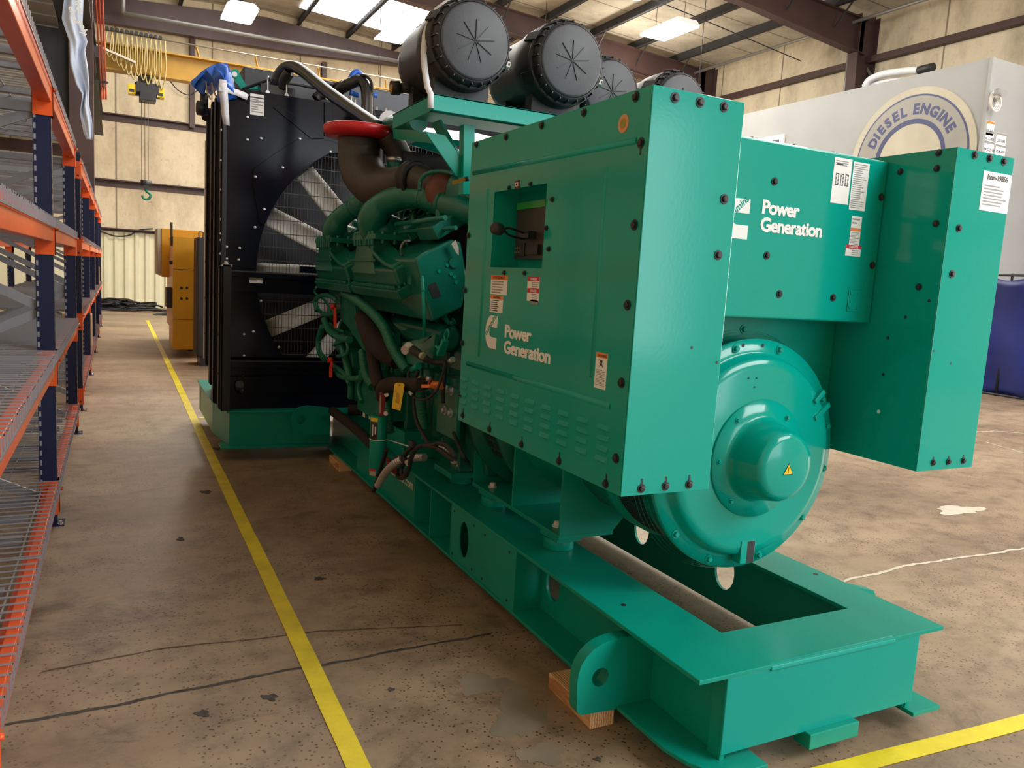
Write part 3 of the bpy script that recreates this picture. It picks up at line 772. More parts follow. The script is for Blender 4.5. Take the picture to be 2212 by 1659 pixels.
for rk, fr in (('near', FR_A), ('far', FR_B)):
    for bi, (a, b) in enumerate(zip(fr, fr[1:])):
        L = (b - a) / 2 - 0.03
        for li, z in enumerate(LEV):
            for h in (0, 1):
                if rk not in d0:
                    d0[rk] = deck_mesh(L).build('wire_deck'); o = d0[rk]
                else:
                    o = d0[rk].copy(); col.objects.link(o)
                o.location = (XF, a + 0.03 + h * (L + 0.0), z + 0.003)
                if rk == 'near':
                    lb = 'wire mesh deck, nearest rack, %s level, %s bay, %s half' % (names[li], ['front', 'back'][bi], ['nearer', 'farther'][h]); g = 'wire decks on the near rack'
                else:
                    lb = 'wire mesh deck, farther rack, %s level, %s bay, %s half' % (names[li], ['closest', 'second closest', 'third closest', 'farthest'][bi], ['nearer', 'farther'][h]); g = 'wire decks on the far rack'
                tag(o, lb, 'wire deck', g)
def carton(x0, y0, z0, sx, sy, sz, lab):
    t = thing('cardboard_box', lab, 'box')
    mb = MB(); mb.box((x0, y0, z0), (x0 + sx, y0 + sy, z0 + sz), M['card']); mb.build('carton', t, bevel=0.004)
    mb = MB(); mb.box((x0 + sx / 2 - 0.025, y0 - 0.001, z0 + sz * 0.6), (x0 + sx / 2 + 0.025, y0, z0 + sz), M['ytape']); mb.box((x0 + sx / 2 - 0.025, y0, z0 + sz), (x0 + sx / 2 + 0.025, y0 + sy, z0 + sz + 0.001), M['cream']); mb.build('packing_tape', t)
    return base(t, (x0 + sx / 2, y0 + sy / 2, z0))
carton(-0.62, 11.3, LEV[0] + 0.013, 0.33, 0.4, 0.42, 'tall brown cardboard box on the lowest shelf of the farther rack')
carton(-0.60, 15.8, LEV[1] + 0.013, 0.32, 0.5, 0.3, 'small brown cardboard box on the second shelf of the farther rack')

# hanging banner
mb = MB()
top = [PY(x, y, 9.8) for x, y in ((133, -60), (185, -60))]
Lp = [PY(x, y, 9.8) for x, y in ((140, -70), (138, 0), (133, 40), (150, 90), (152, 140), (165, 185), (178, 205), (172, 245), (180, 285), (187, 300))]
Rp = [PY(x, y, 9.8) for x, y in ((180, -70), (180, 0), (178, 50), (189, 90), (184, 110), (190, 150), (193, 190), (191, 220), (199, 260), (199, 302))]
def bf(u, v):
    n = len(Lp) - 1; i = min(int(v * n), n - 1); t = v * n - i
    a = Lp[i].lerp(Lp[i + 1], t); b = Rp[i].lerp(Rp[i + 1], t)
    q = a.lerp(b, u); q.y += 0.03 * math.sin(u * 7 + v * 8) + 0.015 * math.sin(u * 15 - v * 5)
    return q
mb.grid(bf, 16, 60, M['bluebag'])
ban = mb.build('hanging_banner', None, solid=0.004)
tag(ban, 'long pale blue and white plastic banner hanging crumpled beside the dark column', 'banner')
for i, (tx, px_, py_) in enumerate((('free', 160, 2), ('elves', 147, 14), ('poly', 168, 44))):
    text('lettering', tx, PY(px_, py_, 9.68), (0.3, 0, -0.95), (0.95, 0, 0.3), 0.085, M['white'], ban, bold=0.002)

# crane bridge, festoon, hoist
YC = 18.0
C = lambda x, y, Y=YC: PY(x, y, Y)
cr = thing('bridge_crane', 'ochre yellow bridge crane girder below the roof, left of the radiator', 'crane')
a, b = C(226, 97), C(905, 198); zt_, zb_ = 5.52, 5.04
mb = MB(); ibeam(mb, (-0.6, YC, 5.28), (15.4, YC, 5.34), 0.50, 0.30, M['crane'], 0.03, 0.02); mb.build('girder', cr)
mb = MB(); mb.cyl((-0.2, YC - 0.25, 5.72), (11.0, YC - 0.25, 5.78), 0.015, M['conduit'], 8)
for x in (1.45, 2.6, 3.9, 5.4): mb.bar((x, YC - 0.25, 5.72), (x + 0.1, YC, 5.52), 0.03, 0.04, M['crane'])
mb.build('festoon_rail', cr)
mb = MB(); mb.bar((-0.35, YC - 0.5, 5.36), (0.35, YC - 0.3, 5.2), 0.05, 0.04, M['cream']); mb.box((-0.45, YC - 1.4, 4.95), (-0.2, YC + 1.4, 5.15), M['darksteel']); mb.build('end_carriage', cr)
for i in range(12):
    x0 = -0.14 + i * 0.085; dp = 0.62 + 0.05 * (i % 3) - (0.15 if i < 3 else 0) + 0.02 * i
    mb = MB(); z0 = 5.70
    mb.tube([(x0, YC - 0.27, z0), (x0 - 0.03, YC - 0.28, z0 - dp * 0.6), (x0 + 0.03, YC - 0.29, z0 - dp), (x0 + 0.10, YC - 0.28, z0 - dp * 0.6), (x0 + 0.085, YC - 0.27, z0)], 0.013, M['cable_y'], 6, 5)
    mb.cyl((x0, YC - 0.31, z0 + 0.05), (x0, YC - 0.21, z0 + 0.05), 0.035, M['ink'], 8)
    mb.build('festoon_cable', cr)
base(cr, (2, YC, 5.3))
ho = thing('electric_hoist', 'black and yellow electric chain hoist hanging below the crane girder', 'hoist')
mb = MB(); mb.box((0.36, YC - 0.28, 4.66), (0.78, YC + 0.2, 4.86), M['ink']); mb.box((0.42, YC - 0.3, 4.52), (0.72, YC + 0.1, 4.68), M['bolt']); mb.cyl((0.34, YC - 0.1, 4.74), (0.8, YC - 0.1, 4.74), 0.13, M['ink'], 14); mb.build('gearbox', ho, bevel=0.01)
mb = MB(); mb.box((0.46, YC - 0.14, 4.86), (0.60, YC + 0.12, 5.02), M['ink']); mb.box((0.40, YC - 0.18, 4.93), (0.66, YC + 0.2, 5.0), M['bolt']); mb.build('trolley', ho, bevel=0.008)
for x in (0.22, 0.74):
    mb = MB(); mb.box((x, YC - 0.26, 4.62), (x + 0.13, YC + 0.02, 4.80), M['yellow']); mb.box((x + 0.02, YC - 0.265, 4.64), (x + 0.11, YC - 0.26, 4.70), M['ink']); mb.build('end_cover', ho, bevel=0.012)
mb = MB()
for x in (0.46, 0.52, 0.58): mb.cyl((x, YC - 0.1, 4.55), (x + 0.0, YC - 0.1, 2.95), 0.005, M['ink'], 5)
mb.build('wire_rope', ho)
mb = MB(); mb.cyl((0.44, YC - 0.1, 2.93), (0.64, YC - 0.1, 2.93), 0.06, M['ink'], 12); mb.box((0.49, YC - 0.14, 2.82), (0.59, YC - 0.06, 2.95), M['bolt']); mb.build('hook_block', ho)
mb = MB(); mb.tube([(0.54, YC - 0.1, 2.84), (0.54, YC - 0.1, 2.78), (0.62, YC - 0.1, 2.71), (0.59, YC - 0.1, 2.62), (0.50, YC - 0.1, 2.62), (0.47, YC - 0.1, 2.68)], 0.026, M['teal_in'], 8); mb.build('hook', ho)
base(ho, (0.54, YC, 4.7))
cd = thing('conductor_bars', 'set of orange red crane power conductors running beside the column', 'conductor bars')
for i, dx in enumerate((0, 0.09, 0.18)):
    mb = MB(); a = PY(203 + i * 8, -60, 12.0); b = PY(219 + i * 5, 190, 18.0); mb.cyl(a, b, 0.013, M['redbar'], 6); mb.cyl(b, b - Vector((0, 0, 0.22)), 0.02, M['redbar'], 6); mb.build('conductor_bar', cd)
for yy in (13.5, 15.5, 17.5):
    mb = MB(); mb.box((-0.5, yy, 6.5 - (yy - 12) * 0.33), (-0.12, yy + 0.04, 6.54 - (yy - 12) * 0.33), M['darksteel']); mb.build('bracket', cd)
base(cd, (-0.3, 15, 5.5))

# yellow generator far behind
yg = thing('yellow_generator', 'golden yellow generator cabinet standing far behind at the end of the aisle', 'generator')
Yg = 12.4
a = PY(373, 757, Yg); b = PY(440, 515, Yg)
mb = MB(); mb.box((a.x, Yg, 0.12), (1.15, Yg + 0.9, b.z), M['cat'])
mb.box((a.x - 0.004, Yg - 0.004, 0.56), (1.15, Yg, 0.565), M['bolt']); mb.box((a.x, Yg - 0.004, PY(400, 583, Yg).z), (1.15, Yg, PY(400, 583, Yg).z + 0.006), M['bolt'])
for x, y in ((392, 622), (404, 622), (392, 645), (404, 645)): mb.lathe(PY(x, y, Yg - 0.005), (0, 1, 0), [(0, 0.02), (0.004, 0.02)], M['ink'], 10)
mb.build('tall_cabinet', yg, bevel=0.006)
mb = MB(); a2 = PY(349, 598, 13.6); b2 = PY(440, 500, 13.6); mb.box((a2.x, 13.6, a2.z), (1.6, 14.6, b2.z), M['cat']); mb.box((a2.x - 0.06, 13.62, a2.z + 0.03), (a2.x, 14.5, b2.z), M['cream']); mb.build('upper_cabinet', yg, bevel=0.006)
mb = MB(); a3 = PY(360, 665, Yg + 0.1); b3 = PY(373, 622, Yg + 0.1); mb.box((a3.x, Yg + 0.1, a3.z), (b3.x + 0.01, Yg + 0.5, b3.z), M['ink']); mb.build('connector_box', yg, bevel=0.01)
mb = MB(); mb.cyl(PY(366, 567, Yg + 0.1), PY(374, 567, Yg + 0.1), 0.03, M['bolt'], 10); mb.box((a.x - 0.03, Yg + 0.05, 1.62), (a.x - 0.001, Yg + 0.12, 1.95), M['bolt']); mb.build('door_handle', yg)
mb = MB(); mb.box((1.0, Yg + 0.95, 0.0), (2.9, Yg + 3.2, 0.4), M['ink']); mb.box((0.8, Yg + 0.9, 0.3), (2.8, Yg + 3.0, 1.6), M['cat']); mb.build('body', yg)
base(yg, (1.2, Yg + 0.5, 0))
br = thing('black_radiator_guard', 'tall black radiator guard seen edge on between the yellow cabinet and the black radiator', 'radiator')
mb = MB(); a = PY(424, 745, 11.4); b = PY(440, 512, 11.4); mb.box((a.x, 11.4, 0.12), (3.2, 11.9, b.z), M['ink']); mb.build('guard_housing', br, bevel=0.03)
mb = MB(); mb.box((a.x + 0.05, 11.4, 0.0), (3.1, 11.85, 0.12), M['bolt']); mb.build('base', br)
mb = MB(); q = PY(430, 510, 11.4); mb.tube([q + Vector((0, 0, -0.02)), q + Vector((0, 0, 0.05)), q + Vector((0.05, 0, 0.05)), q + Vector((0.05, 0, -0.02))], 0.008, M['bolt'], 6); mb.build('lifting_loop', br)
base(br, (2, 11.6, 0))
# pile of black hoses by the far wall
mb = MB(); rnd = random.Random(5); c0 = PZ(240, 668, 0.0)
for k in range(26):
    a = rnd.uniform(0, 6.28); cx_ = c0.x + rnd.uniform(-0.4, 0.5); yy = c0.y + rnd.uniform(-0.5, 0.4); r_ = rnd.uniform(0.3, 0.75); zz = 0.03 + rnd.uniform(0, 0.26) * (1 - abs(cx_ - c0.x) * 0.9)
    mb.tube([(cx_ + r_ * math.cos(a + t) * 1.2, yy + r_ * 0.5 * math.sin(a + t), max(0.03, zz + 0.03 * math.sin(3 * t))) for t in [j * 0.7 for j in range(6)]], 0.026, M['rubber'], 6, 4)
for k in range(5):
    mb.tube([(c0.x + 0.3, c0.y - 0.1 * k, 0.05), (c0.x + 0.8, c0.y - 0.08 * k + 0.1, 0.03), (c0.x + 1.2 + 0.1 * k, c0.y - 0.05 * k, 0.03)], 0.024, M['rubber'], 6)
o = mb.build('hose_pile'); o['kind'] = 'stuff'; tag(o, 'heap of black hoses on the floor at the foot of the far wall', 'hoses')
mb = MB(); c1 = PZ(362, 682, 0.0); mb.prism([(c1.x - 0.35, 0), (c1.x + 0.5, 0), (c1.x + 0.5, 0.22), (c1.x + 0.1, 0.2), (c1.x, 0.07)], 'y', c1.y, c1.y + 0.5, M['rubber'])
tag(mb.build('rubber_wheel_chock', bevel=0.02), 'dark wedge lying on the floor left of the yellow cabinet', 'wedge')
mb = MB(); mb.tube([PY(x, y, YB - 0.08) for x, y in ((217, 500), (250, 510), (280, 508), (300, 497), (330, 494))], 0.02, M['rubber'], 6); tag(mb.build('wall_cable'), 'dark cable drooping along the top of the ribbed wall', 'cable')
mb = MB(); mb.tube([PY(x, y, YB - 0.3) for x, y in ((363, 170), (385, 195), (410, 205), (435, 188))], 0.015, M['rubber'], 6); o = mb.build('hanging_wire', cr); o.location = -cr.location

# ================================================================== GREEN GENERATOR SET
gs = thing('generator_set', 'large green diesel generator set on a steel skid with black radiator, filling the picture', 'generator')
XC = 1.945
def plate(name, outer, holes, origin, right, upv, th, m, parent, bevel=0):
    """flat plate with holes: 2D outlines in the (right, up) plane, th thick, centred on it"""
    cu = bpy.data.curves.new(name, 'CURVE'); cu.dimensions = '2D'; cu.fill_mode = 'BOTH'; cu.extrude = th / 2
    for pts in [outer] + holes:
        sp = cu.splines.new('POLY'); sp.points.add(len(pts) - 1)
        for i, p in enumerate(pts): sp.points[i].co = (p[0], p[1], 0, 1)
        sp.use_cyclic_u = True
    tmp = bpy.data.objects.new('tmp', cu); col.objects.link(tmp)
    me = bpy.data.meshes.new_from_object(tmp.evaluated_get(bpy.context.evaluated_depsgraph_get())); bpy.data.objects.remove(tmp)
    r_ = Vector(right).normalized(); u_ = Vector(upv).normalized(); n_ = r_.cross(u_)
    mt = Matrix((r_, u_, n_)).transposed().to_4x4(); mt.translation = Vector(origin)
    me.transform(mt); me.materials.clear(); me.materials.append(m); me.name = name
    o = bpy.data.objects.new(name, me); col.objects.link(o); o.parent = parent
    if bevel:
        md = o.modifiers.new('b', 'BEVEL'); md.width = bevel; md.segments = 2; md.limit_method = 'ANGLE'; md.angle_limit = R(50)
    return o
def circ(cx, cy, r, n=32, ry=None): return [(cx + r * math.cos(2 * math.pi * i / n), cy + (ry or r) * math.sin(2 * math.pi * i / n)) for i in range(n)]
TE, TS, EN = M['teal'], M['teal_skid'], M['teal_eng']

# ---- skid
ZT, ZB = 0.342, 0.072
sk_ = bpy.data.objects.new('skid', None); col.objects.link(sk_); sk_.parent = gs
X0, X1 = 1.425, 2.467
# left rail: flanges, web with oval hole, ribs
mb = MB()
mb.prism([(X0, 1.555), (X1, 1.555), (X1, 6.2), (2.264, 6.2), (2.264, 1.775), (1.697, 1.775), (1.697, 6.2), (X0, 6.2)], 'z', ZT - 0.014, ZT, TS)
mb.build('top_flange', sk_, bevel=0.002)
for s, x0, x1 in ((0, X0, 1.66), (1, 2.23, X1)):
    mb = MB()
    if s == 0: mb.prism([(1.66, 1.50), (1.50, 1.50), (X0 + 0.02, 1.60), (X0, 1.68), (X0, 6.2), (x1, 6.2)], 'z', ZB - 0.014, ZB, TS)
    else: mb.box((2.33, 1.53, ZB - 0.014), (X1, 6.2, ZB), TS)
    mb.build('bottom_flange', sk_, bevel=0.002)
plate('side_web', [(-6.2, ZB), (-1.57, ZB), (-1.57, ZT - 0.014), (-6.2, ZT - 0.014)], [circ(-2.585, 0.205, 0.055, 28, 0.072)], (1.56, 0, 0), (0, -1, 0), (0, 0, 1), 0.012, TS, sk_)
plate('side_web', [(-6.2, ZB), (-1.57, ZB), (-1.57, ZT - 0.014), (-6.2, ZT - 0.014)], [circ(-2.45, 0.22, 0.06, 28, 0.08), circ(-3.05, 0.22, 0.06, 28, 0.08), circ(-3.6, 0.22, 0.05)], (2.33, 0, 0), (0, -1, 0), (0, 0, 1), 0.012, TS, sk_)
for y in (2.68, 3.36, 3.64, 3.885):
    mb = MB(); mb.box((X0 + 0.004, y - 0.005, ZB), (1.555, y + 0.005, ZT - 0.014), TS); mb.build('web_stiffener', sk_)
cp = plate('cover_plate', [(-3.36, ZB), (-2.68, ZB), (-2.68, ZT - 0.016), (-3.36, ZT - 0.016)], [circ(-3.205, 0.20, 0.052, 32, 0.085)], (X0 + 0.008, 0, 0), (0, -1, 0), (0, 0, 1), 0.006, TS, sk_)
mb = MB()
for y, z in ((3.33, 0.30), (3.10, 0.30), (2.98, 0.295), (2.74, 0.30), (3.10, 0.095), (2.99, 0.093), (2.74, 0.095), (3.33, 0.09)): mb.lathe((X0 + 0.0049, y, z), (-1, 0, 0), [(0, 0.006), (0.002, 0.006)], M['ink'], 10)
mb.build('rivet_holes', cp)
c2_ = plate('cover_plate', [(-5.1, ZB), (-3.885, ZB), (-3.885, ZT - 0.016), (-5.1, ZT - 0.016)], [], (X0 + 0.03, 0, 0), (0, -1, 0), (0, 0, 1), 0.006, TS, sk_)
pls = Plane(0, X0 + 0.027, (0, -1, 0), (-1, 0, 0))
u_, v_ = pls.px(893, 1052)
text('website_lettering', 'cummins.com', pls.p(u_, v_ - 0.02, 0.001), pls.u, pls.v, 0.075, M['white'], c2_, bold=0.001, align='RIGHT')
label(pls, c2_, 'notice_strip', -3.93, 0.125, -3.905, 0.29, [(0, 0.12, M['lab_red']), (0.4, 0.43, M['grey_ink']), (0.7, 0.73, M['grey_ink'])], 0)
# front cross plate, folded over the top, tab, scrapes
fc = MB(); fc.box((1.53, 1.557, 0.093), (2.352, 1.569, ZT - 0.013), M['teal_worn'])
fc.prism([(1.568 + 0.017 * math.cos(t), ZT - 0.0155 + 0.017 * math.sin(t)) for t in [R(88 + a) for a in range(0, 110, 10)]] + [(1.575, ZT - 0.03)], 'x', 1.69, 2.225, M['teal_worn'])
fc.build('front_crossmember', sk_, bevel=0.004)
mb = MB(); a = PY(1735, 1600, 1.56); b = PY(1842, 1556, 1.56); mb.box((a.x, 1.535, 0.045), (b.x, 1.60, 0.095), TS); mb.build('stop_tab', sk_, bevel=0.003)
for x in (1.545, 2.345):
    mb = MB(); mb.box((x - 0.008, 1.567, ZB), (x + 0.008, 1.62, ZT - 0.014), TS); mb.build('web_stiffener', sk_)
# lifting lug, front left
def lug(px, Y, hx, hy, r, th, nm='lifting_lug'):
    pts = [PY(x, y, Y) for x, y in px]; h = PY(hx, hy, Y)
    o = plate(nm, [(p.x, p.z) for p in pts], [circ(h.x, h.z, r, 28)], (0, Y + th / 2, 0), (1, 0, 0), (0, 0, 1), th, TS, sk_, 0.003); return o
lug([(1430, 1372), (1365, 1374), (1340, 1377), (1318, 1384), (1299, 1392), (1282, 1404), (1268, 1419), (1256, 1438), (1250, 1457), (1247, 1478), (1246, 1535), (1249, 1542), (1256, 1545), (1332, 1532), (1346, 1536), (1356, 1552), (1430, 1548)], 1.92, 1297, 1463, 0.031, 0.045)
h = PY(1297, 1463, 1.92); w_ = XC * 2 - 1.337
plate('lifting_lug', [(2.33, 0.085), (2.58, 0.085), (2.63, 0.12), (2.63, 0.24), (2.58, 0.31), (2.50, 0.33), (2.33, 0.33)], [circ(2.56, 0.2, 0.031)], (0, 1.94, 0), (1, 0, 0), (0, 0, 1), 0.045, TS, sk_, 0.003)
# bolt holes in the flanges
mb = MB()
for x, y in ((1347, 1307), (1762, 1240)):
    p = PZ(x, y, ZT); mb.lathe((p.x, p.y, ZT), (0, 0, 1), [(0, 0.010), (0.0008, 0.010)], M['ink'], 16)
mb.build('bolt_holes', sk_)
# wide rear frame under the radiator
mb = MB()
for s in (0, 1):
    f_ = (lambda x: x) if s == 0 else (lambda x: 2 * XC - x)
    mb.prism([(f_(1.42), 5.80), (f_(0.70), 5.86), (f_(0.64), 6.35), (f_(0.64), 7.5), (f_(1.0), 7.5), (f_(1.0), 6.1), (f_(1.42), 6.1)], 'z', ZT, ZT + 0.012, TS)
    mb.prism([(f_(1.44), 5.82), (f_(0.72), 5.87), (f_(0.655), 6.36), (f_(0.655), 7.45), (f_(0.68), 7.45), (f_(0.68), 6.36), (f_(0.74), 5.90), (f_(1.44), 5.85)], 'z', 0.10, ZT, TS)
    mb.prism([(f_(1.42), 5.76), (f_(0.66), 5.80), (f_(0.66), 5.98), (f_(1.42), 5.98)], 'z', 0.086, 0.10, TS)
    mb.box((min(f_(0.655), f_(3.2) if s else f_(0.9)), 7.3, 0.1), (max(f_(0.655), f_(0.9)) if s else XC, 7.33, ZT), TS)
mb.box((0.7, 7.2, 0.1), (3.2, 7.23, ZT), TS)
mb.build('rear_frame', sk_, bevel=0.002)
lug([(633, 937), (629, 915), (632, 895), (645, 881), (665, 877), (700, 880), (712, 882), (712, 938)], 5.62, 651, 906, 0.032, 0.03)
mb = MB(); mb.box((1.70, 3.3, ZT - 0.16), (2.264, 3.36, ZT - 0.015), TS); mb.box((1.70, 4.6, ZT - 0.16), (2.264, 4.66, ZT - 0.015), TS); mb.build('inner_crossmember', sk_)
mb = MB(); P_ = [PX(x, y, 1.44) for x, y in ((682, 880), (730, 927), (775, 968), (800, 990))]; P_ = [Vector((p.x - 0.03, p.y, max(p.z, 0.355))) for p in P_]
mb.tube([Vector((1.40, 5.6, 0.385)), Vector((1.40, 5.0, 0.378)), Vector((1.39, 4.45, 0.35))], 0.034, M['insul'], 10); mb.tube([(1.39, 4.47, 0.35), (1.38, 4.2, 0.33), (1.36, 4.02, 0.33)], 0.02, M['redvalve'], 8); mb.build('insulated_hose', sk_)
mb = MB(); mb.cyl((1.5, 5.55, 0.40), (1.75, 5.5, 0.40), 0.04, M['insul'], 10); mb.box((1.30, 5.55, 0.36), (1.62, 5.8, 0.375), TS); mb.build('step_plate', sk_)

# ---- control cabinets
ZC0, ZC1, YF, YR = 0.842, 1.912, 1.693, 2.83
def slot_bolt(pl, u, v, parent, slot=True, up_=0.02, r=0.0078):
    mb = MB()
    if slot: pl.rect(mb, u - 0.0032, v, u + 0.0032, v + up_, M['ink'], 0, 0.0008)
    mb.hexbolt(pl.p(u, v), pl.n, r, 0.009, M['bolt']); mb.build('bolt', parent)
cl = bpy.data.objects.new('left_control_cabinet', None); col.objects.link(cl); cl.parent = gs
XS = 1.21
ps = Plane(0, XS, (0, -1, 0), (-1, 0, 0))
W0, W1, V0, V1 = -2.602, -2.214, 1.446, 1.712
sp_ = plate('side_panel', [(-YR, ZC0), (-YF - 0.002, ZC0), (-YF - 0.002, ZC1), (-YR, ZC1)], [[(W0, V0), (W1, V0), (W1, V1), (W0, V1)]], (XS + 0.002, 0, 0), (0, -1, 0), (0, 0, 1), 0.004, TE, cl)
mb = MB()
mb.box((XS + 0.004, YF, ZC1 - 0.003), (1.51, YR, ZC1), TE); mb.box((XS + 0.004, YF, ZC0), (1.51, YR, ZC0 + 0.003), TE)
mb.box((1.507, YF, ZC0), (1.51, YR, ZC1), TE); mb.box((XS + 0.004, YR - 0.003, ZC0), (1.51, YR, ZC1), TE)
mb.build('cabinet_shell', cl)
fp_ = MB(); fp_.box((XS - 0.001, YF - 0.004, ZC0), (1.512, YF, ZC1), TE); fp_ = fp_.build('front_panel', cl, bevel=0.0015)
# embossed ribs
def emboss(pl, a, b, h=0.004, wd=0.010):
    mb = MB(); A_ = Vector(a); B_ = Vector(b)
    p0 = pl.p(a[0], a[1], 0.0); p1 = pl.p(b[0], b[1], 0.0); d = (p1 - p0).normalized(); s = pl.n.cross(d)
    k = mb.mi(TE); prof = [(-wd, -0.0005), (-wd * 0.55, h * 0.8), (0, h), (wd * 0.55, h * 0.8), (wd, -0.0005)]
    r0 = [mb.bm.verts.new(p0 + s * q + pl.n * e) for q, e in prof]; r1 = [mb.bm.verts.new(p1 + s * q + pl.n * e) for q, e in prof]
    for i in range(4):
        f = mb.bm.faces.new((r0[i], r0[i + 1], r1[i + 1], r1[i])); f.smooth = True
    mb.bm.faces.new(r0); mb.bm.faces.new(r1)
    return mb.build('pressed_rib', cl)
a = ps.px(1022, 374); b = ps.px(1375, 304); emboss(ps, a, b)
a = ps.px(1008, 785); b = ps.px(1318, 878); emboss(ps, a, b)
a = ps.px(1054, 408); b = ps.px(1040, 772); emboss(ps, (a[0], a[1]), (a[0], b[1]), wd=0.007)
a = ps.px(1310, 362); b = ps.px(1278, 815); emboss(ps, (a[0], a[1]), (a[0], b[1]), wd=0.007)
# louvres: ten columns of four
lc = [(995, 848, 882), (1030, 855, 890), (1057, 865, 903), (1084, 875, 916), (1114, 887, 930), (1146, 897, 944), (1179, 908, 960), (1217, 920, 976), (1257, 934, 995), (1300, 950, 1013)]
us = [ps.px(x, (a + b) / 2)[0] for x, a, b in lc]; nz = [ps.px(x, a)[1] for x, a, b in lc]
u_a, u_b = max(us[0], -YR + 0.045), us[-1]
for i in range(10):
    uc = u_a + (u_b - u_a) * i / 9
    for j in range(4):
        zc = 1.012 - 0.030 * j; mb = MB(); hw = 0.030
        P0 = [ps.p(uc - hw, zc + 0.008, 0.0005), ps.p(uc + hw, zc + 0.008, 0.0005), ps.p(uc + hw * 0.9, zc - 0.006, 0.007), ps.p(uc - hw * 0.9, zc - 0.006, 0.007), ps.p(uc - hw, zc - 0.008, 0.0), ps.p(uc + hw, zc - 0.008, 0.0)]
        mb._add(P0, [(0, 1, 2, 3), (0, 3, 4), (1, 5, 2)], TE)
        mb._add([ps.p(uc - hw * 0.88, zc - 0.0075, 0.004), ps.p(uc + hw * 0.88, zc - 0.0075, 0.004), ps.p(uc + hw * 0.88, zc - 0.008, 0.0004), ps.p(uc - hw * 0.88, zc - 0.008, 0.0004)], [(0, 1, 2, 3)], M['ink'])
        mb.build('louvre', cl)
# window recess with the breaker
mb = MB(); D = 0.11; T = 0.003
y0, y1 = -W1, -W0
mb.box((XS + 0.004, y1, V0), (XS + D, y1 + T, V1), TE); mb.box((XS + 0.004, y0 - T, V0), (XS + D, y0, V1), TE)
mb.box((XS + 0.004, y0, V1), (XS + D, y1, V1 + T), TE); mb.box((XS + 0.004, y0, V0 - T), (XS + D, y1, V0), TE)
mb.box((XS + D, y0, V0), (XS + D + T, y1, V1), TE); mb.build('window_recess', cl)
mb = MB(); xx = XS + D - 0.025
ya, yb = y1 - 0.235, y1 - 0.018
mb.box((xx, ya, V0 + 0.035), (XS + D, yb, V1 - 0.03), M['breaker']); mb.box((xx - 0.004, ya, V1 - 0.056), (xx, yb - 0.005, V1 - 0.032), M['screen'])
mb.box((xx - 0.03, ya + 0.06, V0 + 0.105), (xx, ya + 0.14, V0 + 0.13), M['bolt']); mb.box((xx - 0.006, ya + 0.13, V0 + 0.045), (xx, ya + 0.19, V0 + 0.09), M['ink'])
mb.box((xx - 0.012, ya + 0.02, V0 + 0.05), (xx, ya + 0.11, V0 + 0.085), M['ink'])
for k in range(6): mb.box((xx - 0.008, yb - 0.05 + 0.014 * (k % 3), V0 + 0.055 + 0.015 * (k // 3)), (xx - 0.006, yb - 0.045 + 0.014 * (k % 3), V0 + 0.062 + 0.015 * (k // 3)), M['galv'])
brk = mb.build('circuit_breaker', cl)
mb = MB(); kb = PX(1075, 494, XS - 0.09); e0 = Vector((xx - 0.02, ya + 0.11, V0 + 0.115))
mb.tube([e0 + Vector((0, 0.0, 0.008)), kb.lerp(e0, 0.45) + Vector((0, 0, 0.012)), kb + Vector((0.02, 0, 0))], 0.004, M['ink'], 8); mb.tube([e0 - Vector((0, 0, 0.012)), kb.lerp(e0, 0.45) - Vector((0, 0, 0.012)), kb + Vector((0.02, 0, 0))], 0.004, M['ink'], 8)
mb.lathe(kb + Vector((0.015, 0.01, -0.002)), (-0.9, -0.35, 0.1), [(-0.012, 0.010), (0, 0.019), (0.012, 0.021), (0.03, 0.0195), (0.036, 0.012)], M['ink'], 20); mb.build('breaker_handle', brk)
# bolts of the left cabinet
for x, y in ((1030, 312), (1094, 296), (1171, 271), (1262, 243), (1374, 209), (1385, 309)): u, v = ps.px(x, y); slot_bolt(ps, u, v, cl, x == 1385, -0.03, 0.0095 if x > 1300 else 0.0085)
for x, y in ((1013, 509), (1006, 627), (1000, 741), (994, 852), (1371, 486), (1356, 659), (1343, 827), (1331, 990)): u, v = ps.px(x, y); slot_bolt(ps, u, v, cl, False, r=0.0095 if x > 1300 else 0.008)
for x, y in ((1000, 897), (1058, 927), (1127, 960), (1208, 996), (1309, 1045)): u, v = ps.px(x, y); slot_bolt(ps, u, v, cl, True, 0.028, 0.0085)
for x, y in ((1101, 406), (1147, 398), (1194, 431), (1181, 493), (1186, 538), (1090, 589), (1134, 590)): u, v = ps.px(x, y); slot_bolt(ps, u, v, cl, False, r=0.006)
pf = Plane(1, YF - 0.004, (1, 0, 0), (0, -1, 0))
for x, y in ((1458, 211), (1512, 221), (1564, 231), (1564, 430), (1551, 551)): u, v = pf.px(x, y); slot_bolt(pf, u, v, fp_, False, r=0.0092)
for x, y in ((1385, 1055), (1437, 1050), (1488, 1046)): u, v = pf.px(x, y); slot_bolt(pf, u, v, fp_, True, 0.027, 0.0085)
mb = MB()
for x, y in ((1494, 751), (1548, 783)): u, v = pf.px(x, y); mb.lathe(pf.p(u, v), pf.n, [(0, 0.0045), (0.0006, 0.0045)], M['ink'], 10)
mb.build('drilled_holes', fp_)
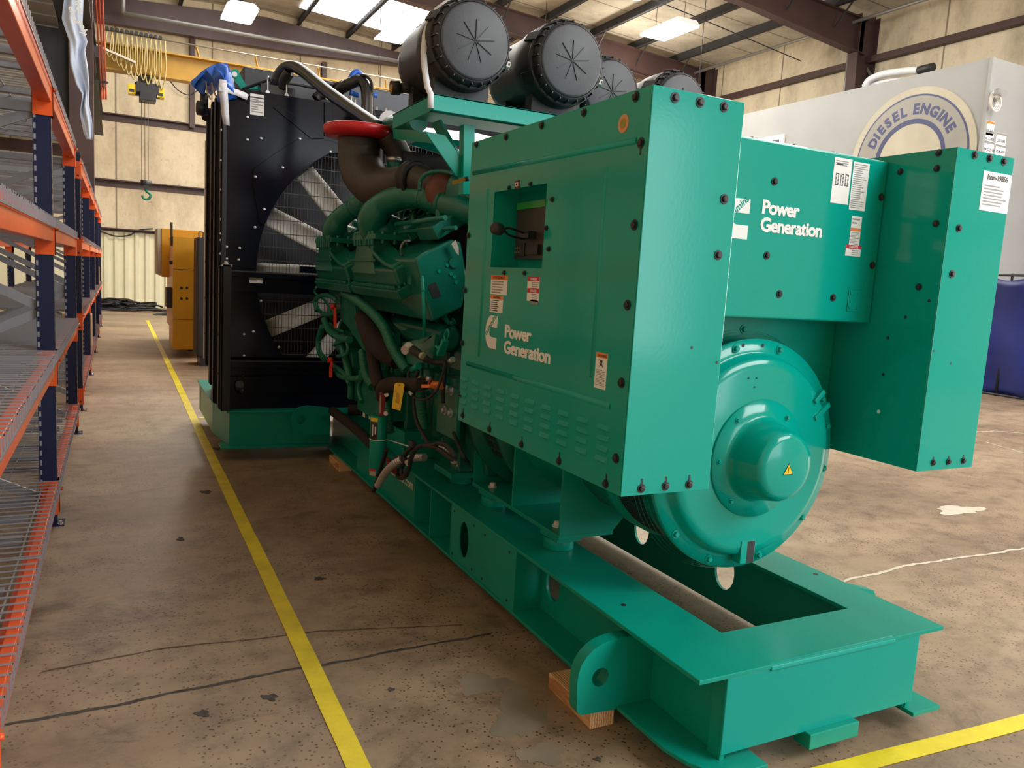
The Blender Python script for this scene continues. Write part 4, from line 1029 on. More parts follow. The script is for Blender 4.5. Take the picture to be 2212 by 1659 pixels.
# printed labels of the left cabinet
def plabel(pl, x0, y0, x1, y1, x2=None, **kw):
    """label between photo pixels: bottom left (x0,y0), top right (x1,y1)"""
    a = pl.px(x0, y0); b = pl.px(x1, y1); return label(pl, kw.pop('parent'), kw.pop('name', 'warning_label'), a[0], a[1], b[0], b[1], **kw)
def rectlab(pl, tl, w, h, parent, **kw):
    u, v = pl.px(*tl); return label(pl, parent, kw.pop('name', 'warning_label'), u, v - h, u + w, v, **kw)
rectlab(ps, (1062, 594), 0.134, 0.068, sp_, bands=[(0.77, 1, M['lab_or'])], lines=5, ly=(0.04, 0.74), seed=3, head=('!AVERTISSEMENT', (0.1, 0.81), 0.0135, M['ink']), lab='orange headed warning label')
rectlab(ps, (1060, 637), 0.106, 0.061, sp_, bands=[(0.79, 1, M['lab_or'])], lines=6, ly=(0.06, 0.76), seed=4, lm=M['ink'], head=('WARNING', (0.25, 0.82), 0.012, M['ink']), lab='small orange headed warning label')
rectlab(ps, (1141, 597), 0.082, 0.043, sp_, bands=[(0.66, 1, M['lab_red'])], lines=4, lx=(0.4, 0.95), ly=(0.05, 0.62), seed=5, head=('DANGER', (0.25, 0.72), 0.011, M['white']), lab='red headed danger label, upper')
rectlab(ps, (1140, 622), 0.082, 0.042, sp_, bands=[(0.66, 1, M['lab_red'])], lines=4, lx=(0.4, 0.95), ly=(0.05, 0.62), seed=6, head=('DANGER', (0.25, 0.72), 0.011, M['white']), lab='red headed danger label, lower')
rectlab(ps, (1146, 648), 0.055, 0.013, sp_, bands=[], lines=0, base_m=M['conduit'], name='barcode_strip')
rectlab(ps, (1113, 391), 0.037, 0.027, sp_, base_m=M['maroon'], head=('CB1', (0.1, 0.3), 0.018, M['white']), name='breaker_plate')
wl = rectlab(ps, (1289, 760), 0.058, 0.101, sp_, bands=[(0.86, 1, M['lab_or'])], lines=0, seed=7, head=('WARNING', (0.14, 0.885), 0.010, M['ink']), lab='tall shock hazard label')
u, v = ps.px(1289, 760)
mb = MB()
for k in range(11): ps.rect(mb, u + 0.006, v - 0.05 - 0.0042 * k, u + 0.006 + (0.045 if k % 4 else 0.03), v - 0.0485 - 0.0042 * k, M['grey_ink'], 0.0012, 0.0016)
ps.poly(mb, [(u + 0.018, v - 0.042), (u + 0.030, v - 0.034), (u + 0.043, v - 0.044), (u + 0.033, v - 0.030), (u + 0.036, v - 0.020), (u + 0.028, v - 0.022), (u + 0.014, v - 0.018), (u + 0.026, v - 0.028)], M['ink'], 0.0012, 0.0016)
mb.build('shock_pictogram', wl)
mb = MB(); u, v = ps.px(1347, 267); ps.poly(mb, circ(u, v, 0.0245, 28), M['lab_or'], 0, 0.001); ps.poly(mb, circ(u, v, 0.0215, 28), M['cream'], 0.001, 0.0013); ps.poly(mb, circ(u, v, 0.013, 24), M['olive'], 0.0013, 0.0018)
ps.poly(mb, circ(u, v, 0.0175, 24)[:1] + circ(u, v, 0.0175, 24)[1:], M['lab_or'], 0.0010, 0.00135); mb.build('round_sticker', sp_)

def logo(pl, u0, v0, H, parent, cm, tm):
    """white C emblem with slanted name across it; u0, v0 = lower left; H = height"""
    W = H * 0.80; mb = MB(); pts = []
    r = H / 2
    for i in range(25):   # outer left curve, top to bottom
        t = R(90 + 180 * i / 24); pts.append((u0 + W * 0.50 + W * 0.50 * math.cos(t), v0 + r + r * math.sin(t)))
    pts += [(u0 + W, v0), (u0 + W, v0 + H * 0.345)]
    for i in range(13):   # notch
        t = R(270 - 180 * i / 12); pts.append((u0 + W * 0.52 + H * 0.15 * math.cos(t), v0 + H * 0.495 + H * 0.15 * math.sin(t)))
    pts += [(u0 + W, v0 + H * 0.645), (u0 + W, v0 + H)]
    o = plate('emblem', pts, [], pl.p(0, 0, 0.0006), pl.u, pl.v, 0.0012, cm, parent)
    an = R(43); rv = pl.u * math.cos(an) + pl.v * math.sin(an); uv = -pl.u * math.sin(an) + pl.v * math.cos(an)
    text('lettering', 'cummins', pl.p(u0 + W * 0.09, v0 + H * 0.345, 0.0016), rv, uv, H * 0.262, tm, o, bold=H * 0.006, ext=0.0002, shear=0.1)
    return o
def powergen(pl, pxa, Wg, size, parent):
    u, v = pl.px(*pxa)
    for t, dv in (('Power', 0), ('Generation', -size * 0.92)):
        text('power_generation_lettering', t, pl.p(u, v + dv, 0.001), pl.u, pl.v, size, M['white'], parent, bold=size * 0.036, ext=0.0006, spacing=0.93, xs=Wg)
u, v = ps.px(1045, 777); u1, v1 = ps.px(1078, 700)
logo(ps, u + 0.004, 1.155, 0.119, sp_, M['white'], TE)
powergen(ps, (1090, 727), 1.30, 0.060, sp_)
# right cabinet
crn = bpy.data.objects.new('right_control_cabinet', None); col.objects.link(crn); crn.parent = gs
mb = MB(); mb.box((2.415, YF, ZC0), (2.712, YR, ZC1), TE); cs = mb.build('cabinet_shell', crn, bevel=0.002)
mb = MB(); mb.box((2.414, YF - 0.004, ZC0), (2.714, YF, ZC1), TE); fp2 = mb.build('front_panel', crn, bevel=0.0015)
for x, y in ((2105, 335), (2137, 342), (2168, 349), (2071, 493), (2056, 592)): u, v = pf.px(x, y); slot_bolt(pf, u, v, fp2, False, r=0.0092)
for x, y in ((2015, 999), (2048, 997), (2080, 995)): u, v = pf.px(x, y); slot_bolt(pf, u, v, fp2, True, 0.020, 0.008)
mb = MB()
for x, y in ((2018, 758), (2054, 785)): u, v = pf.px(x, y); mb.lathe(pf.p(u, v), pf.n, [(0, 0.0045), (0.0006, 0.0045)], M['ink'], 10)
mb.build('drilled_holes', fp2)
pi = Plane(0, 2.415, (0, -1, 0), (-1, 0, 0))
for x, y in ((2028, 330), (2024, 364), (1945, 371), (2022, 483), (1985, 620)): u, v = pi.px(x, y); slot_bolt(pi, u, v, cs, False, r=0.008)
mb = MB()
for x, y in ((1956, 685), (1918, 730), (1908, 809), (2007, 650)): u, v = pi.px(x, y); mb.lathe(pi.p(u, v), pi.n, [(0, 0.006), (0.0006, 0.006)], M['ink'], 10)
u, v = pi.px(1898, 889); mb.lathe(pi.p(u, v), pi.n, [(0, 0.007), (0.0006, 0.007)], M['white'], 10)
mb.build('drilled_holes', cs)
note = label(pf, fp2, 'item_notice', pf.px(2125, 370)[0], pf.px(2125, 455)[1], pf.px(2186, 380)[0], pf.px(2125, 368)[1], (), 7, ly=(0.12, 0.68), seed=11, lm=M['grey_ink'], head=('Item-19856', (0.14, 0.80), 0.024, M['ink']), lab='white paper notice reading Item-19856')
# centre terminal box
YM = 1.94; pm = Plane(1, YM, (1, 0, 0), (0, -1, 0))
tb = bpy.data.objects.new('terminal_box', None); col.objects.link(tb); tb.parent = gs
mb = MB(); mb.box((1.512, YM, 1.327), (2.414, 2.80, 1.892), TE); tbb = mb.build('box_body', tb, bevel=0.008, seg=3)
mb = MB()
for x, y in ((1628, 297), (1718, 311), (1804, 327)): p = PY(x, y + 2, YM + 0.04); mb.hexbolt((p.x, YM + 0.05, 1.892), (0, 0, 1), 0.008, 0.012, M['bolt'])
mb.build('top_bolts', tb)
for x, y in ((1673, 392), (1656, 552), (1683, 635), (1799, 643), (1884, 573), (1903, 426)): u, v = pm.px(x, y); slot_bolt(pm, u, v, tbb, False, r=0.0088)
logo(pm, 1.697, 1.576, 0.125, tbb, M['white'], TE)
powergen(pm, (1644, 460), 1.08, 0.060, tbb)
L_ = label(pm, tbb, 'rating_plate', 2.148, 1.726, 2.232, 1.876, (), 3, ly=(0.82, 0.95), seed=12)
mb = MB()
for k in range(3):
    for j in range(9): pm.rect(mb, 2.160 + 0.023 * k, 1.786 + 0.0045 * j, 2.160 + 0.023 * k + (0.016 if j in (0, 8) else 0.005), 1.789 + 0.0045 * j, M['ink'], 0.0012, 0.0016); pm.rect(mb, 2.171 + 0.023 * k, 1.786 + 0.0045 * j, 2.176 + 0.023 * k, 1.789 + 0.0045 * j, M['ink'], 0.0012, 0.0016)
pm.rect(mb, 2.16, 1.852, 2.19, 1.857, M['ink'], 0.0012, 0.0016); mb.build('printed_symbols', L_)
L_ = label(pm, tbb, 'certificate_plate', 2.240, 1.712, 2.318, 1.872, (), 22, lx=(0.06, 0.94), ly=(0.03, 0.97), seed=13)
L_ = label(pm, tbb, 'data_label', 2.260, 1.650, 2.310, 1.692, [(0.0, 0.05, M['grey_ink'])], 2, ly=(0.3, 0.9), seed=14)
L_ = label(pm, tbb, 'warning_label', 2.260, 1.592, 2.310, 1.650, [(0.85, 1, M['lab_or'])], 9, ly=(0.05, 0.8), seed=15)
L_ = label(pm, tbb, 'danger_label', 2.247, 1.556, 2.322, 1.594, [(0.66, 1, M['lab_red'])], 3, lx=(0.4, 0.95), ly=(0.05, 0.6), seed=16, head=('!DANGER', (0.2, 0.73), 0.0105, M['white']))
u, v = pm.px(1828, 672); mb = MB(); pm.rect(mb, u, v, u + 0.062, v + 0.075, TE, 0, 0.004)
for a_, b_ in ((0.01, 0.012), (0.045, 0.012), (0.01, 0.063), (0.045, 0.063)): mb.lathe(pm.p(u + a_, v + b_, 0.004), pm.n, [(0, 0.004), (0.003, 0.004)], TE, 10)
mb.build('access_cover', tbb, bevel=0.001)

# ---- alternator
al = bpy.data.objects.new('alternator', None); col.objects.link(al); al.parent = gs
ZA = 0.852; AX = (0, 1, 0)
mb = MB(); mb.lathe((XC, 2.0, ZA), AX, [(0.0, 0.404), (0.018, 0.404), (0.020, 0.395), (0.10, 0.385), (0.102, 0.376), (0.30, 0.376), (0.302, 0.392), (0.36, 0.392), (0.362, 0.372), (0.95, 0.36), (0.952, 0.395), (1.0, 0.395), (1.0, 0.33), (1.25, 0.40)], EN if 0 else TS, 72)
mb.build('stator_frame', al)
mb = MB()
for i in range(36):     # perforated grille band on the lower left
    a = R(172 + i * 3.1)
    for j in range(11):
        y = 2.115 + j * 0.0165
        c = Vector((XC + 0.3785 * math.cos(a), y, ZA + 0.3785 * math.sin(a))); d = Vector((-math.sin(a), 0.0, math.cos(a)))
        mb.bar(c - d * 0.008, c + d * 0.008, 0.010, 0.002, M['ink'], (math.cos(a), 0, math.sin(a)))
mb.build('grille_openings', al)
mb = MB(); mb.lathe((XC, 2.0, ZA), (0, -1, 0), [(-0.004, 0.404), (0.004, 0.402), (0.005, 0.360), (0.010, 0.352), (0.036, 0.345), (0.046, 0.335), (0.052, 0.31), (0.054, 0.10)], TE, 72)
eb = mb.build('end_cover', al)
for an in (30, 75, 105, 150, 195, 222, 250, 285, 320, 350, 14):
    a = R(an); p = Vector((XC + 0.382 * math.cos(a), 1.996, ZA + 0.382 * math.sin(a))); mb = MB(); mb.hexbolt(p, (0, -1, 0), 0.010, 0.014, TE); mb.build('cover_bolt', eb)
mb = MB()
for an in (97, 84):
    a = R(an); mb.lathe((XC - 0.02 + 0.384 * math.cos(a), 1.997, ZA + 0.384 * math.sin(a)), (0, -1, 0), [(0, 0.007), (0.002, 0.007)], M['ink'], 12)
for u, v in ((1.87, 1.128), (1.905, 1.128), (1.90, 1.098)): mb.lathe((u, 1.946, v), (0, -1, 0), [(0, 0.003), (0.0008, 0.003)], M['ink'], 8)
mb.build('drilled_holes', eb)
mb = MB(); q = PY(1610, 1192, 1.96); mb.box((q.x - 0.035, 1.945, q.z - 0.035), (q.x + 0.028, 1.985, q.z + 0.045), TE); mb.box((q.x - 0.008, 1.9445, q.z - 0.035), (q.x + 0.026, 1.946, q.z + 0.043), M['ink'])
mb.build('drain_slot', eb, bevel=0.004); mb = MB(); q = PY(1768, 885, 1.96); mb.bar(q + Vector((-0.03, -0.01, -0.03)), q + Vector((0.045, 0.0, 0.02)), 0.02, 0.02, TE); mb.bar(q + Vector((-0.04, -0.012, 0.03)), q + Vector((0.0, -0.012, 0.07)), 0.02, 0.02, TE); mb.build('lifting_catch', eb, bevel=0.004)
mb = MB(); mb.lathe((XC, 1.95, ZA), (0, -1, 0), [(0, 0.205), (0.012, 0.202), (0.013, 0.150), (0.02, 0.140), (0.04, 0.136), (0.12, 0.118), (0.135, 0.108), (0.142, 0.09), (0.143, 0.001)], TE, 64)
cap = mb.build('bearing_cap', al)
for an in (130, 52, 232, 310, 180):
    a = R(an); mb = MB(); mb.hexbolt((XC + 0.178 * math.cos(a), 1.938, ZA + 0.178 * math.sin(a)), (0, -1, 0), 0.007, 0.010, TE); mb.build('cap_bolt', cap)
mb = MB(); q = PY(1703, 1017, 1.806); s_ = 0.022
tri = lambda s, dz=0.0: [(q.x - s, q.z - s * 0.62 + dz), (q.x + s, q.z - s * 0.62 + dz), (q.x, q.z + s * 1.12 + dz)]
pc = Plane(1, 1.807, (1, 0, 0), (0, -1, 0))
pc.poly(mb, tri(0.0225), M['ink'], 0, 0.001); pc.poly(mb, tri(0.0185), M['yellow'], 0.001, 0.0016); pc.rect(mb, q.x - 0.0013, q.z - 0.002, q.x + 0.0013, q.z + 0.012, M['ink'], 0.0016, 0.002); pc.rect(mb, q.x - 0.0013, q.z - 0.008, q.x + 0.0013, q.z - 0.005, M['ink'], 0.0016, 0.002)
mb.build('hazard_triangle', cap)
mb = MB(); mb.box((1.52, 2.09, 0.93), (2.412, 2.10, 1.326), TS); mb.hexbolt(PY(1607, 711, 2.089), (0, -1, 0), 0.011, 0.01, TS)
for k in range(4): mb.lathe((XC, 2.035 + 0.012 * k, ZA), (0, 1, 0), [(0, 0.405 + 0.008 * k), (0.004, 0.405 + 0.008 * k)], TS, 72, True, False)
mb.build('backing_plate', al)
# foot brackets both sides
def foot(f):
    fb = bpy.data.objects.new('foot_bracket', None); col.objects.link(fb); fb.parent = gs
    P = lambda x: f(x)
    def bx(x0, x1, y0, y1, z0, z1, m=TS, **k):
        mb = MB(); mb.box((min(P(x0), P(x1)), y0, z0), (max(P(x0), P(x1)), y1, z1), m); return mb.build(k.get('n', 'bracket_plate'), fb, bevel=0.0015)
    bx(1.545, 1.80, 2.55, 3.40, 0.402, 0.42, n='base_plate')
    for y in (2.556, 2.97, 3.39):
        mb = MB(); pts = [(P(1.548), 0.42), (P(1.80), 0.42), (P(1.86), 0.485), (P(1.72), 0.55), (P(1.64), 0.63), (P(1.59), 0.73), (P(1.57), 0.85), (P(1.57), 0.90), (P(1.548), 0.90)]
        mb.prism(pts, 'y', y - 0.006, y + 0.006, TS); mb.build('gusset', fb)
    for y in (2.64, 3.26):
        mb = MB(); mb.cyl((P(1.60), y, ZT), (P(1.60), y, 0.385), 0.062, TS, 28); mb.box((P(1.60) - 0.055, y - 0.08, 0.385), (P(1.60) + 0.055, y + 0.06, 0.402), TS)
        iso = mb.build('isolator_mount', fb, bevel=0.002); mb = MB(); mb.hexbolt((P(1.60), y + 0.02, 0.42), (0, 0, 1), 0.014, 0.022, M['alu']); mb.build('mount_bolt', iso)
    return fb
foot(lambda x: x); foot(lambda x: 2 * XC - x - 0.0)

# ---- radiator
rad = bpy.data.objects.new('radiator', None); col.objects.link(rad); rad.parent = gs
BK = M['black']; RX0, RX1 = 0.655, 2 * XC - 0.655; RY = 5.95; RZ0, RZ1 = 0.354, 2.615; FZ = 1.36; FRr = 1.045
plate('fan_shroud', [(RX0, 0.72), (RX1, 0.72), (RX1, RZ1), (RX0, RZ1)], [circ(XC, FZ, FRr, 72)] if FZ - FRr > 0.72 else [[(a, max(b, 0.74)) for a, b in circ(XC, FZ, FRr, 96)]], (0, RY, 0), (1, 0, 0), (0, 0, 1), 0.006, BK, rad)
sh = rad.children[0]
mb = MB(); mb.lathe((XC, RY, FZ), AX, [(0.0, FRr), (0.06, FRr - 0.005), (0.20, FRr - 0.02), (0.26, FRr - 0.02)], BK, 72, True, False)
mb.build('shroud_ring', sh)
# stiffening plates of the shroud
mb = MB(); prr = Plane(1, RY - 0.003, (1, 0, 0), (0, -1, 0))
def ppx(pts): return [prr.px(x, y) for x, y in pts]
prr.poly(mb, ppx([(547, 397), (547, 365), (600, 327), (648, 298), (712, 304), (790, 330), (712, 331), (664, 358), (622, 394), (592, 436), (571, 488), (560, 480), (547, 398)][:12]), BK, 0, 0.010)
prr.poly(mb, ppx([(589, 232), (603, 225), (700, 300), (672, 300)]), BK, 0, 0.008)
prr.poly(mb, ppx([(700, 222), (718, 224), (718, 296), (700, 294)]), BK, 0, 0.012)
prr.poly(mb, ppx([(470, 505), (552, 505), (552, 580), (470, 580)]), BK, 0, 0.006)
mb.build('stiffener_plate', sh, bevel=0.002)
mb = MB()
for x, y in ((534, 253), (479, 281), (534, 302), (563, 299), (478, 347), (610, 362), (551, 382), (478, 410), (478, 474), (647, 300), (570, 452), (550, 491), (477, 505), (477, 519), (489, 533), (517, 536), (476, 548), (489, 559), (515, 561), (713, 328), (563, 650), (546, 716), (526, 722), (602, 750), (526, 768), (525, 814), (494, 594), (494, 633), (494, 673), (493, 771), (492, 820), (705, 214)):
    u, v = prr.px(x, y); mb.lathe(prr.p(u, v, 0.008), prr.n, [(0, 0.011), (0.005, 0.010), (0.008, 0.005)], M['steel'], 10)
mb.build('rivets', sh)
# guard mesh
mb = MB()
x = XC - FRr
while x <= XC + FRr:
    hh = math.sqrt(max(0, FRr ** 2 - (x - XC) ** 2)); z0 = max(FZ - hh, 0.74)
    mb.box((x - 0.0014, RY + 0.012, z0), (x + 0.0014, RY + 0.015, FZ + hh), M['ink']); x += 0.024
z = 0.76
while z <= FZ + FRr:
    hh = math.sqrt(max(0, FRr ** 2 - (z - FZ) ** 2)); mb.box((XC - hh, RY + 0.009, z - 0.003), (XC + hh, RY + 0.013, z + 0.003), M['ink']); z += 0.098
mb.build('fan_guard', rad)
# core, fan
mb = MB(); mb.box((RX0 + 0.08, 6.42, RZ0), (RX1 - 0.03, 6.95, RZ1 - 0.02), M['core'])
mb.box((RX0 + 0.05, RY + 0.005, RZ0), (RX0 + 0.07, 6.95, RZ1 - 0.02), BK); mb.box((RX1 - 0.04, RY, RZ0), (RX1 - 0.02, 6.42, RZ1 - 0.02), BK)
mb.box((RX0 + 0.02, RY, RZ1 - 0.02), (RX1 - 0.02, 6.95, RZ1), BK)
mb.build('radiator_core', rad)
fan = bpy.data.objects.new('cooling_fan', None); col.objects.link(fan); fan.parent = rad
mb = MB(); mb.lathe((XC, 6.0, FZ), AX, [(0, 0.12), (0.02, 0.24), (0.14, 0.24), (0.16, 0.12)], M['ink'], 32); mb.build('fan_hub', fan)
for k in range(15):
    a = R(132.5 + k * 24); rd = Vector((math.cos(a), 0, math.sin(a))); tn_ = Vector((-math.sin(a), 0, math.cos(a)))
    mb = MB()
    def bfn(u, v, rd=rd, tn_=tn_):
        r = 0.24 + 0.78 * u; ch = 0.092 - 0.015 * u; w = (v - 0.5) * 2; tw = R(36 - 10 * u)
        q = Vector((XC, 6.08, FZ)) + rd * r + tn_ * (w * ch * math.cos(tw)) + Vector((0, 1, 0)) * (w * ch * math.sin(tw) + 0.02 * (1 - w * w))
        return q
    mb.grid(bfn, 8, 6, M['alu']); mb.build('fan_blade', fan, solid=0.008)
# rails and lower panel
def rail(z, h, y=RY - 0.06, m=BK, x1=RX1 - 0.05, nm='cross_rail'):
    mb = MB(); mb.box((RX0 + 0.045, y, z - h), (x1, RY - 0.004, z), m); mb.box((RX0 + 0.045, y - 0.002, z - 0.012), (x1, RY - 0.004, z), M['bolt']); return mb.build(nm, rad, bevel=0.002)
rail(1.362, 0.045); rail(0.715, 0.055, RY - 0.03)
mb = MB(); mb.box((RX0 + 0.05, RY - 0.058, 1.03), (1.60, RY - 0.02, 1.315), BK) if 0 else None
mb.box((RX0 + 0.045, RY - 0.03, 1.10 + 0.11), (RX1 - 0.06, RY - 0.01, 1.32), BK); mb.box((RX0, RY - 0.003, RZ0), (RX1, RY + 0.02, 0.74), BK)
mb.box((RX0 + 0.05, RY - 0.05, 0.48), (RX1 - 0.3, RY - 0.006, 0.60), BK); mb.build('lower_panel', rad, bevel=0.002)
u0_, v0_ = prr.px(540, 611); u1_, v1_ = prr.px(568, 589); pl3 = Plane(1, RY - 0.031, (1, 0, 0), (0, -1, 0))
label(pl3, rad, 'serial_label', *pl3.px(539, 611), *pl3.px(567, 590), bands=[(0.72, 0.86, M['grey_ink']), (0.3, 0.5, M['cream'])], lines=4, seed=21)
pl4 = Plane(1, RY - 0.004, (1, 0, 0), (0, -1, 0))
label(pl4, rad, 'shipping_label', *pl4.px(540, 247), *pl4.px(571, 206), bands=[(0.80, 0.86, M['ink']), (0.62, 0.68, M['grey_ink']), (0.45, 0.455, M['grey_ink'])], lines=7, seed=22)
mb = MB(); mb.box(pl4.px(645, 598)[0:1] + (RY - 0.05, pl4.px(600, 586)[1] - 0.0), (PY(700, 598, RY).x, RY - 0.03, pl4.px(600, 572)[1]), BK); mb.build('latch_strap', rad)
# left side columns
for x, y, z0, z1, dx in ((RX0 + 0.005, RY - 0.10, 0.356, 1.40, 0.06), (RX0, RY - 0.02, 0.356, RZ1, 0.035), (RX0 - 0.01, 6.20, 0.356, RZ1 - 0.02, 0.05), (RX0 - 0.01, 6.45, 0.46, RZ1 - 0.02, 0.05), (RX0 - 0.015, 6.74, 0.58, RZ1 - 0.02, 0.05)):
    mb = MB(); mb.box((x, y, z0), (x + dx, y + 0.05, z1), M['core']); mb.box((x, y, z0), (x + 0.008, y + 0.13, z1), M['core'])
    z = z0 + 0.25
    while z < z1 - 0.1:
        mb.lathe((x - 0.0, y + 0.09, z), (-1, 0, 0), [(0, 0.011), (0.005, 0.008)], M['bolt'], 8); z += 0.29
    mb.build('side_column', rad, bevel=0.002)
mb = MB(); mb.box((RX0 - 0.02, 6.86, 0.62), (RX0 + 0.02, 6.90, RZ1 - 0.25), M['frosted']); mb.build('side_trim', rad)
mb = MB(); mb.hexbolt((RX0 + 0.03, RY - 0.08, 1.40), (0, 0, 1), 0.014, 0.02, M['steel']); mb.box((RX0 - 0.0, RY - 0.1, 1.385), (RX0 + 0.07, RY - 0.02, 1.40), M['steel']); mb.build('bracket_bolt', rad)
mb = MB(); mb.cyl(PY(514, 842, RY - 0.03), PY(518, 830, RY - 0.09), 0.03, M['bolt'], 10); mb.tube([PY(516, 836, RY - 0.05), PY(522, 842, RY - 0.08), PY(521, 848, RY - 0.08)], 0.012, M['bolt'], 8); mb.build('drain_tap', rad)
# top tank
a = PY(516, 158, 6.6); b = PY(860, 195, 6.6)
mb = MB(); mb.box((a.x, 6.35, RZ1), (RX1 - 0.15, 6.9, a.z), mat('dark_grey_tank_paint', (0.028, 0.032, 0.042, 1), 0.35)); tk = mb.build('top_tank', rad, bevel=0.01)
mb = MB()
for x in range(8): mb.lathe((a.x + 1.3 + 0.13 * x, 6.348, RZ1 + 0.13 + 0.03 * (x % 2)), (0, -1, 0), [(0, 0.014), (0.01, 0.010)], M['steel'], 8)
mb.box((a.x + 1.3, 6.30, RZ1 + 0.02), (RX1 - 0.2, 6.35, RZ1 + 0.05), M['conduit']); mb.build('tank_flange', tk)
for p in ((757, 214), (765, 224), (812, 240), (832, 242), (755, 238)):
    q = PY(p[0], p[1], 6.1); mb = MB(); mb.cyl(q - Vector((0, 0, 0.05)), q + Vector((0, 0, 0.03)), 0.014, M['steel'], 8); mb.build('stud', tk)
# lifting bracket
mb = MB(); q = PY(508, 162, 6.25)
pts = [PY(x, y, 6.25) for x, y in ((500, 152), (514, 152), (522, 170), (532, 186), (560, 188), (560, 195), (520, 193), (506, 176))]
mb.prism([(p.x, p.z) for p in pts], 'y', 6.23, 6.25, TS); mb.lathe(PY(507, 160, 6.228), (0, -1, 0), [(0, 0.03), (0.02, 0.03)], TS, 20); mb.lathe(PY(507, 160, 6.207), (0, -1, 0), [(0, 0.018), (0.001, 0.018)], M['white'], 16); mb.build('lifting_bracket', rad)
# coolant pipes
def pipe(nm, pts, r, m, par=None, **k):
    mb = MB(); mb.tube(pts, r, m, k.get('seg', 18), k.get('sub', 8), rad=k.get('rad'), ribs=k.get('ribs')); return mb.build(nm, par)
cp1 = pipe('coolant_pipe', [PY(592, 195, 6.05), PY(596, 178, 6.03), PY(610, 152, 5.98), PY(631, 144, 5.9), PY(655, 155, 5.75), PY(700, 192, 5.4), PY(755, 232, 5.0), PY(822, 278, 4.5)], 0.04, M['pipeblack'], rad, sub=10)
mb = MB(); q = PY(592, 200, 6.02); mb.box(q + Vector((-0.10, -0.05, -0.05)), q + Vector((0.14, 0.08, 0.04)), M['pipeblack'])
for dx in (-0.055, 0.075): mb.tube([q + Vector((dx, -0.06, -0.02)), q + Vector((dx, -0.06, 0.07)), q + Vector((dx + 0.01, -0.02, 0.10))], 0.006, M['steel'], 6); mb.lathe(q + Vector((dx, -0.06, -0.02)), (0, -1, 0), [(0, 0.014), (0.012, 0.016)], M['steel'], 6)
mb.build('pipe_clamp', cp1)
cp1b = pipe('coolant_pipe', [PY(608, 190, 6.0), PY(614, 172, 5.97), PY(625, 155, 5.93)], 0.04, M['pipeblack'], rad)
cp2 = pipe('coolant_pipe', [PY(722, 200, 6.1), PY(750, 184, 6.0), PY(775, 174, 5.95), PY(789, 186, 5.9), PY(793, 215, 5.8), PY(792, 262, 5.6)], 0.042, M['pipeblack'], rad, sub=10)
pipe('coolant_hose', [PY(682, 214, 6.1), PY(690, 206, 6.1), PY(712, 205, 6.08), PY(722, 215, 6.05)], 0.035, M['rubber'], rad)
pipe('vent_hose', [PY(524, 193, 6.1), PY(560, 180, 6.05), PY(583, 172, 6.0)], 0.010, M['rubber'], rad)
pipe('vent_hose', [PY(596, 176, 6.0), PY(640, 182, 6.1), PY(690, 190, 6.1), PY(730, 180, 6.05), PY(765, 167, 6.0), PY(785, 163, 5.9), PY(802, 178, 5.85), PY(804, 220, 5.8), PY(808, 258, 5.7)], 0.011, M['rubber'], rad)
mb = MB(); mb.tube([PY(757, 170, 6.0), PY(764, 158, 6.0), PY(772, 155, 6.0), PY(780, 162, 6.0)], 0.02, M['blue'], 10); mb.tube([PY(756, 200, 6.0), PY(775, 206, 6.0)], 0.02, M['blue'], 8); mb.tube([PY(806, 205, 6.0), PY(814, 206, 6.0)], 0.02, M['blue'], 8); mb.build('blue_hose', rad)

# blue plastic wrap over the radiator corner with white tape
wrap = thing('plastic_wrap', 'bright blue plastic sheet wrapped over the top left corner of the black radiator', 'plastic wrap')
mb = MB(); Yw = RY - 0.05
rowsL = [(446, 166), (432, 178), (421, 190), (428, 203), (440, 206)]
out = [(458, 142), (473, 137), (490, 136), (498, 155), (506, 190), (512, 213), (494, 216), (472, 221), (470, 218), (470, 190), (456, 166)]
cen = PY(480, 178, Yw)
def wr(u, v):   # bulging front cover
    n = len(out); i = int(u * n) % n; t = u * n - int(u * n)
    p = PY(*out[i], Yw + 0.02).lerp(PY(*out[(i + 1) % n], Yw + 0.02), t)
    q = cen.lerp(p, v); q.y -= 0.10 * (1 - v ** 2) + 0.012 * math.sin(u * 25 + v * 6)
    return q
mb.grid(wr, 44, 8, M['blue'])
out2 = [(458, 142), (446, 148), (432, 172), (421, 188), (424, 196), (437, 205), (445, 205), (443, 186), (450, 172), (456, 166), (470, 190)]
cen2 = PY(448, 178, Yw + 0.3)
def wr2(u, v):
    n = len(out2); i = int(u * n) % n; t = u * n - int(u * n)
    p = PY(*out2[i], Yw + 0.25).lerp(PY(*out2[(i + 1) % n], Yw + 0.25), t)
    q = cen2.lerp(p, v); q.x -= 0.08 * (1 - v ** 2) - 0.01 * math.sin(u * 21); return q
mb.grid(wr2, 44, 8, M['blue'])
mb.prism3([PY(458, 142, Yw), PY(490, 136, Yw), PY(498, 155, Yw), PY(470, 180, Yw), PY(446, 150, Yw)], (0, 0.45, 0.0), M['blue'])
mb.build('blue_sheet', wrap, solid=0.005)
mb = MB(); plw = Plane(1, RY - 0.16, (1, 0, 0), (0, -1, 0))
def tp(pts, Y, par): 
    m_ = MB(); k = m_.mi(M['tape_w']); vs = []
    for (x0, y0), (x1, y1), yy in pts: vs.append((m_.bm.verts.new(PY(x0, y0, yy)), m_.bm.verts.new(PY(x1, y1, yy))))
    for A_, B_ in zip(vs, vs[1:]): m_.bm.faces.new((A_[0], A_[1], B_[1], B_[0])).smooth = True
    return m_.build('white_tape', par, solid=0.004)
tp([((474, 171), (489, 173), RY - 0.16), ((472, 190), (491, 190), RY - 0.165), ((476, 220), (493, 218), RY - 0.10), ((479, 250), (495, 250), RY - 0.03), ((482, 268), (496, 272), RY - 0.02)], 0, wrap)
